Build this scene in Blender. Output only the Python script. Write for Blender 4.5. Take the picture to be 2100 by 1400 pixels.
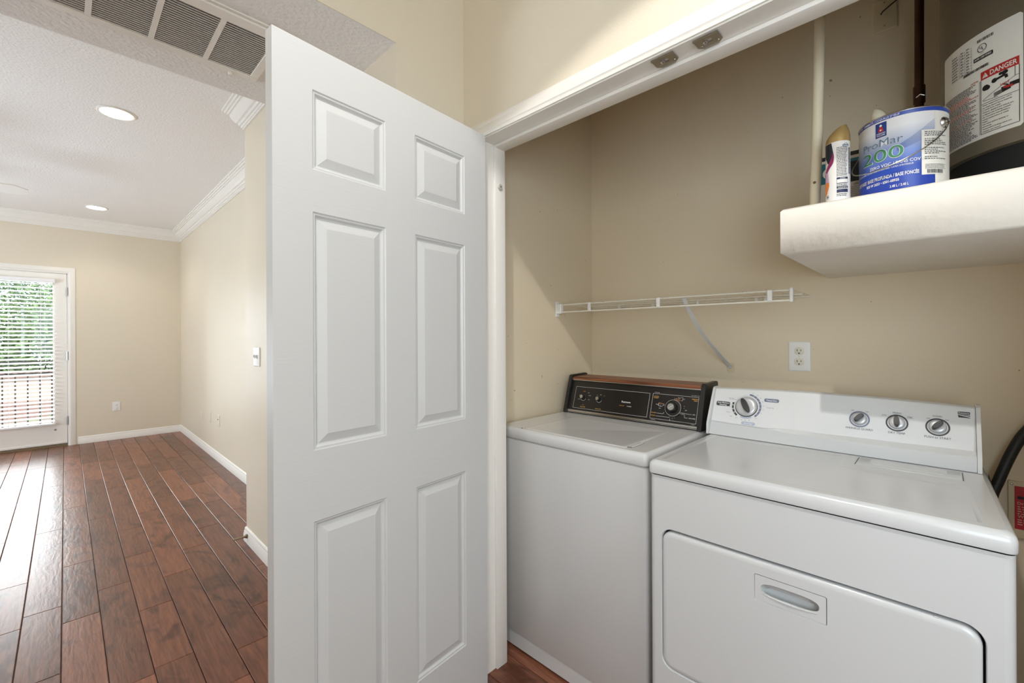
import bpy, bmesh, math, random
from mathutils import Vector, Matrix
random.seed(7)
R = math.radians
for o in list(bpy.data.objects): bpy.data.objects.remove(o)
SC = bpy.context.scene
COL = SC.collection

# ------------------------------------------------------------------ camera
YAW = R(45.6); ROLL = -0.0045; CAMH = 1.29; FPX = 897.0; CYP = 689.5
cam = bpy.data.objects.new('camera', bpy.data.cameras.new('camera')); COL.objects.link(cam)
cam.data.sensor_width = 36; cam.data.lens = FPX / 2100 * 36
cam.data.shift_y = -(700 - CYP) / 2100
cam.data.clip_start = 0.02; cam.data.clip_end = 200
cam.matrix_world = Matrix.Translation((0, 0, CAMH)) @ Matrix.Rotation(-YAW, 4, 'Z') @ Matrix.Rotation(R(90), 4, 'X') @ Matrix.Rotation(ROLL, 4, 'Z')
SC.camera = cam

# ------------------------------------------------------------------ world, lights, exposure
SC.view_settings.view_transform = 'Standard'; SC.view_settings.look = 'None'
SC.view_settings.gamma = 1.0; SC.view_settings.use_curve_mapping = False
SC.view_settings.exposure = 0.0
W = bpy.data.worlds.new('sky'); SC.world = W; W.use_nodes = True
wb = W.node_tree.nodes['Background']; wb.inputs[0].default_value = (0.80, 0.90, 1.0, 1); wb.inputs[1].default_value = 3.2
SC.cycles.max_bounces = 10; SC.cycles.diffuse_bounces = 6; SC.cycles.glossy_bounces = 4
SC.cycles.transparent_max_bounces = 12; SC.cycles.sample_clamp_indirect = 6.0
SC.cycles.use_denoising = True; SC.cycles.caustics_reflective = False; SC.cycles.caustics_refractive = False

def light(name, kind, loc, energy, color=(1, 1, 1), rot=(0, 0, 0), **kw):
    l = bpy.data.lights.new(name, kind); l.energy = energy; l.color = color
    for k, v in kw.items(): setattr(l, k, v)
    o = bpy.data.objects.new(name, l); COL.objects.link(o); o.location = loc; o.rotation_euler = rot
    return o
XH_ = -.75
sun = light('sun', 'SUN', (0, 0, 10), 5.0, (1, .96, .9), (R(48), 0, R(-25)), angle=R(1))
# added fill lamps in the hall, then living room daylight, its side window unseen
light('hall_fill_rear', 'SPOT', (.1, -1.3, 3.0), 26, (.97, .98, 1), (0, 0, 0), spot_size=R(165), spot_blend=.5, shadow_soft_size=.08)  # fill spot added behind the camera
light('rear_fill_light', 'AREA', (.0, -3.12, 1.45), 16, (.74, .875, 1), (R(90), 0, 0), shape='RECTANGLE', size=1.3, size_y=1.4)  # fill lamp added in the made-up rear window
light('hall_fill_light', 'AREA', (XH_ + .02, -.95, 1.50), 35, (.74, .875, 1), (R(90), 0, R(-90)), shape='RECTANGLE', size=1.2, size_y=1.3)  # fill lamp added in the made-up window opposite the closet
light('window_daylight_side', 'AREA', (-3.1, 4.9, 1.35), 185, (.74, .875, 1), (R(125), 0, R(-90)), shape='RECTANGLE', size=2.6, size_y=1.9)
light('window_daylight_balcony', 'AREA', (-.43, 7.80, 1.15), 52, (.93, .96, 1), (R(-104), 0, 0), shape='RECTANGLE', size=.75, size_y=1.75)

# ------------------------------------------------------------------ pixel -> point (distance always comes from a named plane)
_s, _c = math.sin(YAW), math.cos(YAW)
def ray(x, y):
    a, b = x - 1050, y - CYP; cr, sr = math.cos(ROLL), math.sin(ROLL)
    a, b = a * cr + b * sr, -a * sr + b * cr
    return Vector((_s + _c * a / FPX, _c - _s * a / FPX, -b / FPX))
def onX(x, y, X): d = ray(x, y); t = X / d.x; return Vector((X, d.y * t, CAMH + d.z * t))

# ------------------------------------------------------------------ materials
def srgb(r, g, b):
    f = lambda v: (v / 255) / 12.92 if v / 255 <= .04045 else ((v / 255 + .055) / 1.055) ** 2.4
    return (f(r), f(g), f(b), 1)
def mat(name, col, rough=.5, metal=0.0, spec=.5, coat=0.0, bump=None, vary=None, emit=None, specks=None):
    """bump=(scale, strength, distance, detail) noise relief; vary=(scale, amount) tonal variation of the surface itself"""
    m = bpy.data.materials.new(name); m.use_nodes = True
    nt = m.node_tree; N = nt.nodes; L = nt.links; p = N['Principled BSDF']
    c = col if len(col) == 4 else (*col, 1)
    p.inputs['Base Color'].default_value = c; p.inputs['Roughness'].default_value = rough
    p.inputs['Metallic'].default_value = metal; p.inputs['Specular IOR Level'].default_value = spec
    p.inputs['Coat Weight'].default_value = coat; p.inputs['Coat Roughness'].default_value = .15
    tc = N.new('ShaderNodeTexCoord')
    if vary:
        n = N.new('ShaderNodeTexNoise'); n.inputs['Scale'].default_value = vary[0]; n.inputs['Detail'].default_value = 4
        L.new(tc.outputs['Object'], n.inputs['Vector'])
        mx = N.new('ShaderNodeMix'); mx.data_type = 'RGBA'; mx.blend_type = 'MULTIPLY'
        mx.inputs[0].default_value = vary[1]; mx.inputs[6].default_value = c
        rp = N.new('ShaderNodeValToRGB'); rp.color_ramp.elements[0].position = .3; rp.color_ramp.elements[1].position = .7
        rp.color_ramp.elements[0].color = (.55, .55, .55, 1)
        L.new(n.outputs['Fac'], rp.inputs[0]); L.new(rp.outputs[0], mx.inputs[7]); L.new(mx.outputs[2], p.inputs['Base Color'])
    if bump:
        n = N.new('ShaderNodeTexNoise'); n.inputs['Scale'].default_value = bump[0]; n.inputs['Detail'].default_value = bump[3] if len(bump) > 3 else 2
        L.new(tc.outputs['Object'], n.inputs['Vector'])
        b = N.new('ShaderNodeBump'); b.inputs['Strength'].default_value = bump[1]; b.inputs['Distance'].default_value = bump[2]
        L.new(n.outputs['Fac'], b.inputs['Height']); L.new(b.outputs[0], p.inputs['Normal'])
    if specks:
        n = N.new('ShaderNodeTexNoise'); n.inputs['Scale'].default_value = specks[0]; n.inputs['Detail'].default_value = 1
        L.new(tc.outputs['Object'], n.inputs['Vector'])
        rp = N.new('ShaderNodeValToRGB'); rp.color_ramp.elements[0].position = specks[1]; rp.color_ramp.elements[1].position = specks[1] + .02
        rp.color_ramp.elements[0].color = (1, 1, 1, 1); rp.color_ramp.elements[1].color = (.45, .42, .38, 1)
        L.new(n.outputs['Fac'], rp.inputs[0]); mx = N.new('ShaderNodeMix'); mx.data_type = 'RGBA'; mx.blend_type = 'MULTIPLY'; mx.inputs[0].default_value = 1
        src = p.inputs['Base Color'].links[0].from_socket if p.inputs['Base Color'].links else None
        if src: L.new(src, mx.inputs[6])
        else: mx.inputs[6].default_value = c
        L.new(rp.outputs[0], mx.inputs[7]); L.new(mx.outputs[2], p.inputs['Base Color'])
    if emit:
        p.inputs['Emission Color'].default_value = (*emit[0], 1); p.inputs['Emission Strength'].default_value = emit[1]
    return m
M = {}
M['wall'] = mat('wall_paint', srgb(226, 215, 195), .42, bump=(170, .22, .004), vary=(1.2, .05))
M['closet'] = mat('closet_wall_paint', srgb(228, 213, 186), .5, bump=(120, .15, .003), vary=(2.2, .08), specks=(55, .80))
M['ceil'] = mat('ceiling_paint', srgb(242, 240, 238), .7, bump=(75, .55, .008, 3))
M['trim'] = mat('trim_paint', srgb(240, 236, 229), .32, bump=(30, .03, .002))
M['platform'] = mat('platform_plaster', srgb(238, 232, 220), .6, bump=(60, .25, .005), vary=(9, .07))
M['plastic'] = mat('white_plastic', srgb(238, 236, 232), .35)
M['enamel'] = mat('white_enamel', srgb(212, 213, 213), .22, coat=.3, bump=(6, .01, .002))
M['enamelw'] = mat('washer_enamel', srgb(211, 211, 210), .25, coat=.3, bump=(5, .01, .002))
M['grey_panel'] = mat('grey_plastic', srgb(206, 208, 209), .25, coat=.2)
M['gap'] = mat('dark_gap', srgb(28, 28, 28), .8)
M['black'] = mat('black_plastic', srgb(30, 29, 28), .38)
M['glassblack'] = mat('black_console', srgb(26, 22, 20), .28)
M['chrome'] = mat('brushed_metal', srgb(190, 188, 184), .25, metal=1.0)
M['steel'] = mat('steel', srgb(168, 160, 146), .35, metal=1.0, bump=(40, .05, .001))
M['dark_knob'] = mat('dark_knob', srgb(52, 53, 54), .3)
M['silver'] = mat('silver_plastic', srgb(205, 206, 208), .3, metal=.35)
M['gold'] = mat('gold_print', srgb(214, 160, 84), .5)
M['orange'] = mat('orange_print', srgb(232, 140, 60), .5)
M['white_print'] = mat('white_print', srgb(232, 230, 226), .5)
M['dark_print'] = mat('dark_print', srgb(58, 60, 66), .5)
M['black_print'] = mat('black_print', srgb(24, 23, 23), .5)
M['blue_print'] = mat('slate_blue_print', srgb(112, 120, 142), .5)
M['pale_print'] = mat('pale_blue_print', srgb(176, 184, 202), .5)
M['red_print'] = mat('red_print', srgb(186, 44, 38), .5)
M['green_print'] = mat('green_print', srgb(56, 130, 84), .5)
M['rod'] = mat('coated_wire', srgb(232, 226, 210), .4)
M['pvc'] = mat('painted_pvc', srgb(228, 217, 190), .45, vary=(14, .1))
M['copper'] = mat('tarnished_copper', srgb(92, 60, 44), .42, metal=.7, vary=(18, .5))
M['heater'] = mat('heater_enamel', srgb(112, 102, 84), .4, bump=(12, .03, .002))
M['paper'] = mat('label_paper', srgb(236, 232, 222), .45)
M['tan_plate'] = mat('painted_plate', srgb(214, 199, 166), .5)
M['ivory'] = mat('ivory_plastic', srgb(226, 220, 204), .35)
M['almond'] = mat('almond_plastic', srgb(216, 207, 184), .35)
M['red_label'] = mat('red_label', srgb(176, 32, 44), .45)
M['rubber'] = mat('black_rubber', srgb(20, 20, 20), .5)
M['goldcap'] = mat('gold_cap', srgb(190, 160, 104), .35, metal=.4)
M['iron'] = mat('wrought_iron', srgb(40, 38, 38), .5)
M['bronze'] = mat('aged_brass', srgb(150, 132, 106), .35, metal=.8)
M['slat'] = mat('blind_slat', srgb(244, 244, 246), .4)
M['leaf'] = mat('leaf', srgb(112, 136, 84), .5, vary=(5, .6))
M['leafdark'] = mat('dark_leaf', srgb(76, 102, 62), .5, vary=(5, .6))
M['bark'] = mat('bark', srgb(92, 74, 58), .9)
M['stucco'] = mat('pale_stucco', srgb(168, 150, 140), .9, bump=(30, .3, .01))
M['brickpink'] = mat('pink_stone', srgb(140, 112, 102), .9, vary=(6, .3))
M['concrete'] = mat('concrete', srgb(190, 186, 180), .9)
M['dust'] = None
M['lens'] = mat('lamp_lens', (1, .97, .9), .4, emit=((1, .95, .86), 14.0))

def m_glass():
    m = bpy.data.materials.new('window_glass'); m.use_nodes = True; nt = m.node_tree; N = nt.nodes; L = nt.links
    for n in list(N): N.remove(n)
    o = N.new('ShaderNodeOutputMaterial'); t = N.new('ShaderNodeBsdfTransparent'); g = N.new('ShaderNodeBsdfGlossy')
    t.inputs[0].default_value = (.96, .98, .97, 1); g.inputs['Roughness'].default_value = .02
    f = N.new('ShaderNodeFresnel'); f.inputs[0].default_value = 1.45; x = N.new('ShaderNodeMixShader')
    L.new(f.outputs[0], x.inputs[0]); L.new(t.outputs[0], x.inputs[1]); L.new(g.outputs[0], x.inputs[2]); L.new(x.outputs[0], o.inputs[0])
    return m
M['glass'] = m_glass()

def m_plank():
    m = bpy.data.materials.new('hand_scraped_hardwood'); m.use_nodes = True; nt = m.node_tree; N = nt.nodes; L = nt.links
    p = N['Principled BSDF']; tc = N.new('ShaderNodeTexCoord'); oi = N.new('ShaderNodeObjectInfo')
    mul = N.new('ShaderNodeMath'); mul.operation = 'MULTIPLY'; mul.inputs[1].default_value = 37.0; L.new(oi.outputs['Random'], mul.inputs[0])
    cmb = N.new('ShaderNodeCombineXYZ'); L.new(mul.outputs[0], cmb.inputs[0]); L.new(mul.outputs[0], cmb.inputs[2])
    add = N.new('ShaderNodeVectorMath'); add.operation = 'ADD'; L.new(tc.outputs['Object'], add.inputs[0]); L.new(cmb.outputs[0], add.inputs[1])
    def scaled(v):
        s = N.new('ShaderNodeVectorMath'); s.operation = 'MULTIPLY'; s.inputs[1].default_value = v; L.new(add.outputs[0], s.inputs[0]); return s
    def noise(v, sc, det, rough=.5, dist=0):
        n = N.new('ShaderNodeTexNoise'); n.inputs['Scale'].default_value = sc; n.inputs['Detail'].default_value = det
        n.inputs['Roughness'].default_value = rough; n.inputs['Distortion'].default_value = dist
        L.new(scaled(v).outputs[0], n.inputs['Vector']); return n
    grain = noise((26, 1.6, 1), 3, 5, .6, .6)
    blot = noise((7, 3.2, 1), 1.1, 3, .55, 1.2)
    r1 = N.new('ShaderNodeValToRGB'); e = r1.color_ramp.elements
    e[0].position = .25; e[0].color = srgb(100, 58, 44); e[1].position = .75; e[1].color = srgb(156, 100, 74)
    L.new(grain.outputs['Fac'], r1.inputs[0])
    r2 = N.new('ShaderNodeValToRGB'); e = r2.color_ramp.elements
    e[0].position = .32; e[0].color = (.36, .31, .30, 1); e[1].position = .47; e[1].color = (.92, .92, .95, 1); q = e.new(.66); q.color = (1.0, .97, .86, 1)
    L.new(blot.outputs['Fac'], r2.inputs[0])
    mx = N.new('ShaderNodeMix'); mx.data_type = 'RGBA'; mx.blend_type = 'MULTIPLY'; mx.inputs[0].default_value = .85
    L.new(r1.outputs[0], mx.inputs[6]); L.new(r2.outputs[0], mx.inputs[7])
    hs = N.new('ShaderNodeHueSaturation'); mr = N.new('ShaderNodeMapRange'); mr.inputs['To Min'].default_value = .62; mr.inputs['To Max'].default_value = 1.2
    L.new(oi.outputs['Random'], mr.inputs['Value']); L.new(mr.outputs[0], hs.inputs['Value']); L.new(mx.outputs[2], hs.inputs['Color'])
    L.new(hs.outputs[0], p.inputs['Base Color'])
    p.inputs['Roughness'].default_value = .33; p.inputs['Specular IOR Level'].default_value = .38; p.inputs['Coat Weight'].default_value = .06; p.inputs['Coat Roughness'].default_value = .2
    rip = noise((16, 3.5, 1), 1.5, 2, .5, 1.6)
    bn = noise((40, 8, 1), 2, 3)
    ad = N.new('ShaderNodeMath'); ad.operation = 'MULTIPLY_ADD'; ad.inputs[1].default_value = 1.6; L.new(rip.outputs['Fac'], ad.inputs[0]); L.new(bn.outputs['Fac'], ad.inputs[2])
    b = N.new('ShaderNodeBump'); b.inputs['Strength'].default_value = .20; b.inputs['Distance'].default_value = .003
    L.new(ad.outputs[0], b.inputs['Height']); L.new(b.outputs[0], p.inputs['Normal'])
    return m
M['plank'] = m_plank()
M['seam'] = mat('floor_seam', srgb(34, 20, 14), .6)

def m_grad_z(name, stops, lo, hi, rough=.4):
    """printed colour bands along the thing's own height"""
    m = bpy.data.materials.new(name); m.use_nodes = True; nt = m.node_tree; N = nt.nodes; L = nt.links; p = N['Principled BSDF']
    tc = N.new('ShaderNodeTexCoord'); sx = N.new('ShaderNodeSeparateXYZ'); L.new(tc.outputs['Object'], sx.inputs[0])
    mr = N.new('ShaderNodeMapRange'); mr.inputs['From Min'].default_value = lo; mr.inputs['From Max'].default_value = hi; L.new(sx.outputs['Z'], mr.inputs['Value'])
    rp = N.new('ShaderNodeValToRGB'); el = rp.color_ramp.elements
    while len(el) < len(stops): el.new(.5)
    for q, (pos, c) in zip(el, stops): q.position = pos; q.color = c
    L.new(mr.outputs[0], rp.inputs[0]); L.new(rp.outputs[0], p.inputs['Base Color']); p.inputs['Roughness'].default_value = rough
    return m
def m_streaks(name, c1, c2, vec, sc, rough=.6, lo=.4, hi=.62):
    m = bpy.data.materials.new(name); m.use_nodes = True; nt = m.node_tree; N = nt.nodes; L = nt.links; p = N['Principled BSDF']
    tc = N.new('ShaderNodeTexCoord'); s = N.new('ShaderNodeVectorMath'); s.operation = 'MULTIPLY'; s.inputs[1].default_value = vec
    L.new(tc.outputs['Object'], s.inputs[0]); n = N.new('ShaderNodeTexNoise'); n.inputs['Scale'].default_value = sc; n.inputs['Detail'].default_value = 4
    L.new(s.outputs[0], n.inputs['Vector']); rp = N.new('ShaderNodeValToRGB'); e = rp.color_ramp.elements
    e[0].position = lo; e[0].color = c1; e[1].position = hi; e[1].color = c2
    L.new(n.outputs['Fac'], rp.inputs[0]); L.new(rp.outputs[0], p.inputs['Base Color']); p.inputs['Roughness'].default_value = rough
    return m
M['filter'] = m_streaks('dusty_filter', srgb(30, 25, 22), srgb(104, 88, 76), (9, 26, 1), 1.8, .9, .5, .7)
M['woodgrain'] = m_streaks('wood_trim', srgb(84, 46, 28), srgb(140, 84, 54), (60, 2, 60), 2.0, .35)
def m_door():
    m = bpy.data.materials.new('moulded_door_paint'); m.use_nodes = True; nt = m.node_tree; N = nt.nodes; L = nt.links; p = N['Principled BSDF']
    p.inputs['Base Color'].default_value = srgb(207, 207, 206); p.inputs['Roughness'].default_value = .38
    tc = N.new('ShaderNodeTexCoord'); s = N.new('ShaderNodeVectorMath'); s.operation = 'MULTIPLY'; s.inputs[1].default_value = (5, 5, 80)
    L.new(tc.outputs['Object'], s.inputs[0]); n = N.new('ShaderNodeTexNoise'); n.inputs['Scale'].default_value = 3; n.inputs['Detail'].default_value = 3
    L.new(s.outputs[0], n.inputs['Vector']); b = N.new('ShaderNodeBump'); b.inputs['Strength'].default_value = .12; b.inputs['Distance'].default_value = .002
    L.new(n.outputs['Fac'], b.inputs['Height']); L.new(b.outputs[0], p.inputs['Normal'])
    return m
M['door'] = m_door()

# ------------------------------------------------------------------ mesh helpers
def rrect(x0, x1, y0, y1, r, n=5):
    """closed loop, counter-clockwise, rounded corners"""
    out = []
    for cx, cy, a0 in ((x1 - r, y1 - r, 0), (x0 + r, y1 - r, 90), (x0 + r, y0 + r, 180), (x1 - r, y0 + r, 270)):
        for k in range(n + 1):
            a = R(a0 + 90 * k / n); out.append((cx + r * math.cos(a), cy + r * math.sin(a)))
    return out
def circ(cx, cy, r, n=24, ry=None): return [(cx + r * math.cos(2 * math.pi * k / n), cy + (ry or r) * math.sin(2 * math.pi * k / n)) for k in range(n)]

class MB:
    def __init__(s): s.v = []; s.f = []
    def add(s, vs, fs):
        o = len(s.v); s.v += [tuple(p) for p in vs]; s.f += [tuple(i + o for i in q) for q in fs]; return s
    def box(s, x0, x1, y0, y1, z0, z1):
        return s.add([(x0, y0, z0), (x1, y0, z0), (x1, y1, z0), (x0, y1, z0), (x0, y0, z1), (x1, y0, z1), (x1, y1, z1), (x0, y1, z1)],
                     [(0, 3, 2, 1), (4, 5, 6, 7), (0, 1, 5, 4), (1, 2, 6, 5), (2, 3, 7, 6), (3, 0, 4, 7)])
    def bm(s, bm):
        bm.verts.index_update(); s.add([v.co[:] for v in bm.verts], [[v.index for v in f.verts] for f in bm.faces]); bm.free(); return s
    def bbox(s, x0, x1, y0, y1, z0, z1, b=.004, seg=2):
        t = MB().box(x0, x1, y0, y1, z0, z1); bm = bmesh.new(); vs = [bm.verts.new(p) for p in t.v]
        for f in t.f: bm.faces.new([vs[i] for i in f])
        bmesh.ops.bevel(bm, geom=list(bm.edges), offset=b, segments=seg, affect='EDGES', profile=.5)
        return s.bm(bm)
    def loops(s, lps, cap0=True, cap1=True, closed=True):
        """bridge loops of the same length"""
        n = len(lps[0]); o = len(s.v)
        for l in lps: s.v += [tuple(p) for p in l]
        for i in range(len(lps) - 1):
            for k in range(n if closed else n - 1):
                a = o + i * n + k; b = o + i * n + (k + 1) % n; s.f.append((a, b, b + n, a + n))
        if cap0: s.f.append(tuple(o + k for k in reversed(range(n))))
        if cap1: s.f.append(tuple(o + (len(lps) - 1) * n + k for k in range(n)))
        return s
    def stack(s, loop2d, levels, fn, cap0=True, cap1=True):
        """loop2d(inset)->pts ; levels [(inset, w)] ; fn(u,v,w)->xyz"""
        return s.loops([[fn(u, v, w) for u, v in loop2d(i)] for i, w in levels], cap0, cap1)
    def plate(s, outer, holes, fn):
        bm = bmesh.new(); ed = []
        for lp in [outer] + holes:
            vs = [bm.verts.new((u, v, 0)) for u, v in lp]
            ed += [bm.edges.new((vs[k], vs[(k + 1) % len(vs)])) for k in range(len(vs))]
        bmesh.ops.triangle_fill(bm, edges=ed, use_beauty=True, normal=(0, 0, 1))
        for f in bm.faces:
            if f.normal.z < 0: f.normal_flip()
        for v in bm.verts: v.co = Vector(fn(v.co.x, v.co.y))
        return s.bm(bm)
    def cyl(s, p0, p1, r, n=16, r1=None, cap=True):
        p0, p1 = Vector(p0), Vector(p1); d = (p1 - p0).normalized(); a = d.orthogonal().normalized(); b = d.cross(a)
        L = [[p + (a * math.cos(2 * math.pi * k / n) + b * math.sin(2 * math.pi * k / n)) * q for k in range(n)] for p, q in ((p0, r), (p1, r if r1 is None else r1))]
        return s.loops(L, cap, cap)
    def lathe(s, prof, n=32, c=(0, 0, 0), ax=None, cap=True):
        """prof [(r,h)] about axis ax through c"""
        c = Vector(c); d = Vector(ax or (0, 0, 1)).normalized(); a = d.orthogonal().normalized() if abs(d.z) < .99 else Vector((1, 0, 0)); b = d.cross(a)
        return s.loops([[c + d * h + (a * math.cos(2 * math.pi * k / n) + b * math.sin(2 * math.pi * k / n)) * max(r, 1e-5) for k in range(n)] for r, h in prof], cap, cap)
    def tube(s, pts, r, n=8, cap=True):
        pts = [Vector(p) for p in pts]; L = []; up = None
        for i, p in enumerate(pts):
            t = (pts[min(i + 1, len(pts) - 1)] - pts[max(i - 1, 0)]).normalized()
            if up is None: up = t.orthogonal().normalized()
            up = (up - t * up.dot(t)).normalized(); b = t.cross(up)
            L.append([p + (up * math.cos(2 * math.pi * k / n) + b * math.sin(2 * math.pi * k / n)) * r for k in range(n)])
        return s.loops(L, cap, cap)
    def prism(s, poly, a, b, fn):
        return s.loops([[fn(u, v, a) for u, v in poly], [fn(u, v, b) for u, v in poly]])
    def sweep(s, prof, path):
        """prof [(out, z)] ; path of (x,y), room on the LEFT of travel; mitred corners"""
        P = [Vector((*p, 0)) for p in path]; L = []
        for i, p in enumerate(P):
            d0 = (P[i] - P[i - 1]).normalized() if i else None; d1 = (P[i + 1] - P[i]).normalized() if i < len(P) - 1 else None
            n0 = Vector((-d0.y, d0.x, 0)) if d0 else None; n1 = Vector((-d1.y, d1.x, 0)) if d1 else None
            n = n0 if n1 is None else n1 if n0 is None else (n0 + n1) / (1 + n0.dot(n1))
            L.append([p + n * o + Vector((0, 0, z)) for o, z in prof])
        return s.loops(L, True, True, True)
    def build(s, name, m, parent=None, origin=None, smooth=35):
        o0 = Vector(origin) if origin is not None else (Vector(parent['_o']) if parent is not None and '_o' in parent else Vector((0, 0, 0)))
        me = bpy.data.meshes.new(name); me.from_pydata([tuple(Vector(p) - o0) for p in s.v], [], s.f); me.update()
        b = bmesh.new(); b.from_mesh(me); bmesh.ops.recalc_face_normals(b, faces=b.faces); b.to_mesh(me); b.free()
        if smooth:
            me.polygons.foreach_set('use_smooth', [True] * len(me.polygons)); me.set_sharp_from_angle(angle=R(smooth))
        me.materials.append(M[m] if isinstance(m, str) else m)
        o = bpy.data.objects.new(name, me); COL.objects.link(o)
        if any(k in name for k in ('lettering', '_print', '_arcs', '_lines')): o['kind'] = 'stuff'   # print too small to pick apart
        if parent is not None:
            o.parent = parent; o['_o'] = list(o0)
        else:
            o.location = o0; o['_o'] = list(o0)
        return o

def tag(o, label, cat=None, group=None, kind=None):
    o['label'] = label
    if cat: o['category'] = cat
    if group: o['group'] = group
    if kind: o['kind'] = kind
    return o
def thing(name, loc, label, cat, group=None, kind=None):
    o = bpy.data.objects.new(name, None); COL.objects.link(o); o.location = loc; o['_o'] = list(loc); o.empty_display_size = .05
    return tag(o, label, cat, group, kind)
def struct(mb, name, m, label, parent=None, smooth=35):
    o = mb.build(name, m, parent, smooth=smooth)
    if parent is None: o['kind'] = 'structure'; o['label'] = label
    return o

# flat lettering: glyph outlines laid on a surface by fn(u, v) -> point
_txt = bpy.data.curves.new('lettering_source', 'FONT'); _to = bpy.data.objects.new('lettering_source', _txt)
def glyphs(text, size, bold=0.0, space=1.0, res=2):
    _txt.body = text; _txt.size = size; _txt.offset = bold; _txt.space_character = space; _txt.resolution_u = res; _txt.fill_mode = 'FRONT'
    me = bpy.data.meshes.new_from_object(_to)
    vs = [(v.co.x, v.co.y) for v in me.vertices]; fs = [tuple(p.vertices) for p in me.polygons]; bpy.data.meshes.remove(me)
    return vs, fs
def write(mb, items, fn, maxedge=None):
    """items (text, u, v, height, align[, bold[, fit width]]); v is the base line"""
    for it in items:
        text, u, v, h, al = it[:5]; bold = it[5] if len(it) > 5 else 0; fit = it[6] if len(it) > 6 else None
        vs, fs = glyphs(text, h / .73, bold * h, res=5 if h > .012 else 2)
        if not vs: continue
        w0, w1 = min(p[0] for p in vs), max(p[0] for p in vs); k = fit / (w1 - w0) if fit else 1
        off = {'l': -w0, 'c': -(w0 + w1) / 2, 'r': -w1}[al]
        P = [((p[0] + off) * k, p[1]) for p in vs]
        rot = it[7] if len(it) > 7 else 0
        P = [(u + x * math.cos(rot) - y * math.sin(rot), v + x * math.sin(rot) + y * math.cos(rot)) for x, y in P]
        if maxedge:
            bm = bmesh.new(); bv = [bm.verts.new((*p, 0)) for p in P]
            for f in fs:
                try: bm.faces.new([bv[i] for i in f])
                except ValueError: pass
            for _ in range(3):
                e = [q for q in bm.edges if q.calc_length() > maxedge]
                if not e: break
                bmesh.ops.subdivide_edges(bm, edges=e, cuts=1)
                bmesh.ops.triangulate(bm, faces=bm.faces)
            bm.verts.index_update(); P = [v.co[:2] for v in bm.verts]; fs = [[v.index for v in f.verts] for f in bm.faces]; bm.free()
        mb.add([fn(*p) for p in P], fs)
    return mb
def flat(mb, poly, fn, nsub=1):
    """filled flat shape; long rects are cut in nsub strips along u so they follow a curve"""
    return mb.add([fn(*p) for p in poly], [tuple(range(len(poly)))])
def rect(mb, u0, u1, v0, v1, fn, n=1):
    for k in range(n):
        a = u0 + (u1 - u0) * k / n; b = u0 + (u1 - u0) * (k + 1) / n
        mb.add([fn(a, v0), fn(b, v0), fn(b, v1), fn(a, v1)], [(0, 1, 2, 3)])
    return mb
def dashes(mb, u0, u1, v, h, fn, rnd, gap=.0012, wmin=.002, wmax=.006, n=1, ragged=.25):
    u = u0; end = u1 - rnd.random() * (u1 - u0) * ragged
    while u < end:
        w = min(wmin + rnd.random() * (wmax - wmin), end - u); rect(mb, u, u + w, v, v + h, fn); u += w + gap
    return mb
def line(mb, pts, w, fn, cut=.004):
    q = [pts[0]]
    for (a, b), (c, d) in zip(pts, pts[1:]):
        k = max(1, math.ceil(math.hypot(c - a, d - b) / cut)); q += [(a + (c - a) * i / k, b + (d - b) * i / k) for i in range(1, k + 1)]
    pts = q
    for (a, b), (c, d) in zip(pts, pts[1:]):
        l = math.hypot(c - a, d - b) or 1e-6; nx, ny = -(d - b) / l * w / 2, (c - a) / l * w / 2
        mb.add([fn(a + nx, b + ny), fn(a - nx, b - ny), fn(c - nx, d - ny), fn(c + nx, d + ny)], [(0, 1, 2, 3)])
    return mb
def arc(mb, cu, cv, r0, r1, a0, a1, fn, n=24, ky=1.0):
    for k in range(n):
        A, B = R(a0 + (a1 - a0) * k / n), R(a0 + (a1 - a0) * (k + 1) / n)
        mb.add([fn(cu + r * math.cos(t), cv + ky * r * math.sin(t)) for r, t in ((r0, A), (r1, A), (r1, B), (r0, B))], [(0, 1, 2, 3)])
    return mb

# ================================================================== THE SETTING
XW = 1.105; XI = 1.225; XB = 2.06; YS = 1.39; YR = -.46      # closet front wall outer/inner face, back wall, left and right side walls
YJ = 1.24; YJR = -.30; ZH = 2.034                            # opening
XN = .805; YN = 1.345; YE = 3.165; XL = 1.12; YF = 7.52       # hall corner wall, living room right and far wall
ZC = 2.745; ZHC = 3.05; ZS = 2.31; YSB = 2.105; XH = -.75; XLL = -3.2; YBK = -3.2
T = .13
struct(MB().box(XB, XB + T, YR - T, YS + T, 0, ZC), 'wall_closet_back', 'closet', 'beige closet back wall behind the washer and dryer')
struct(MB().box(XW + .01, XB, YS, YS + T, 0, ZC), 'wall_closet_left', 'closet', 'beige closet side wall beside the washer')
struct(MB().box(XI, XB, YR - T, YR, 0, ZC), 'wall_closet_right', 'closet', 'beige closet side wall beside the dryer')
struct(MB().box(XI - .02, XB + T, YR - T, YS + T, ZC, ZC + .1), 'ceiling_closet', 'ceil', 'white ceiling inside the laundry closet')
wf = MB().box(XW, XI, YBK, YS, ZH + .02, ZHC).box(XW, XI, YJ + .015, YS, 0, ZH + .02).box(XW, XI, YBK, YJR - .015, 0, ZH + .02)
struct(wf, 'wall_front', 'wall', 'beige hall wall above and around the laundry closet opening')
struct(MB().box(XN, XW + .02, YN, YE, 0, ZC).box(XN, XW + .02, YN, YN + .1, ZC, ZHC), 'wall_corner', 'wall', 'beige wall stub between the closet and the living room')
struct(MB().box(XL, XL + T, YE - .3, YF + T, 0, ZC), 'wall_right', 'wall', 'pale beige right wall of the living room')
dz0, dx0, dx1, dzt = 0.0, -.925, .045, 2.095                  # far door rough opening
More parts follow.
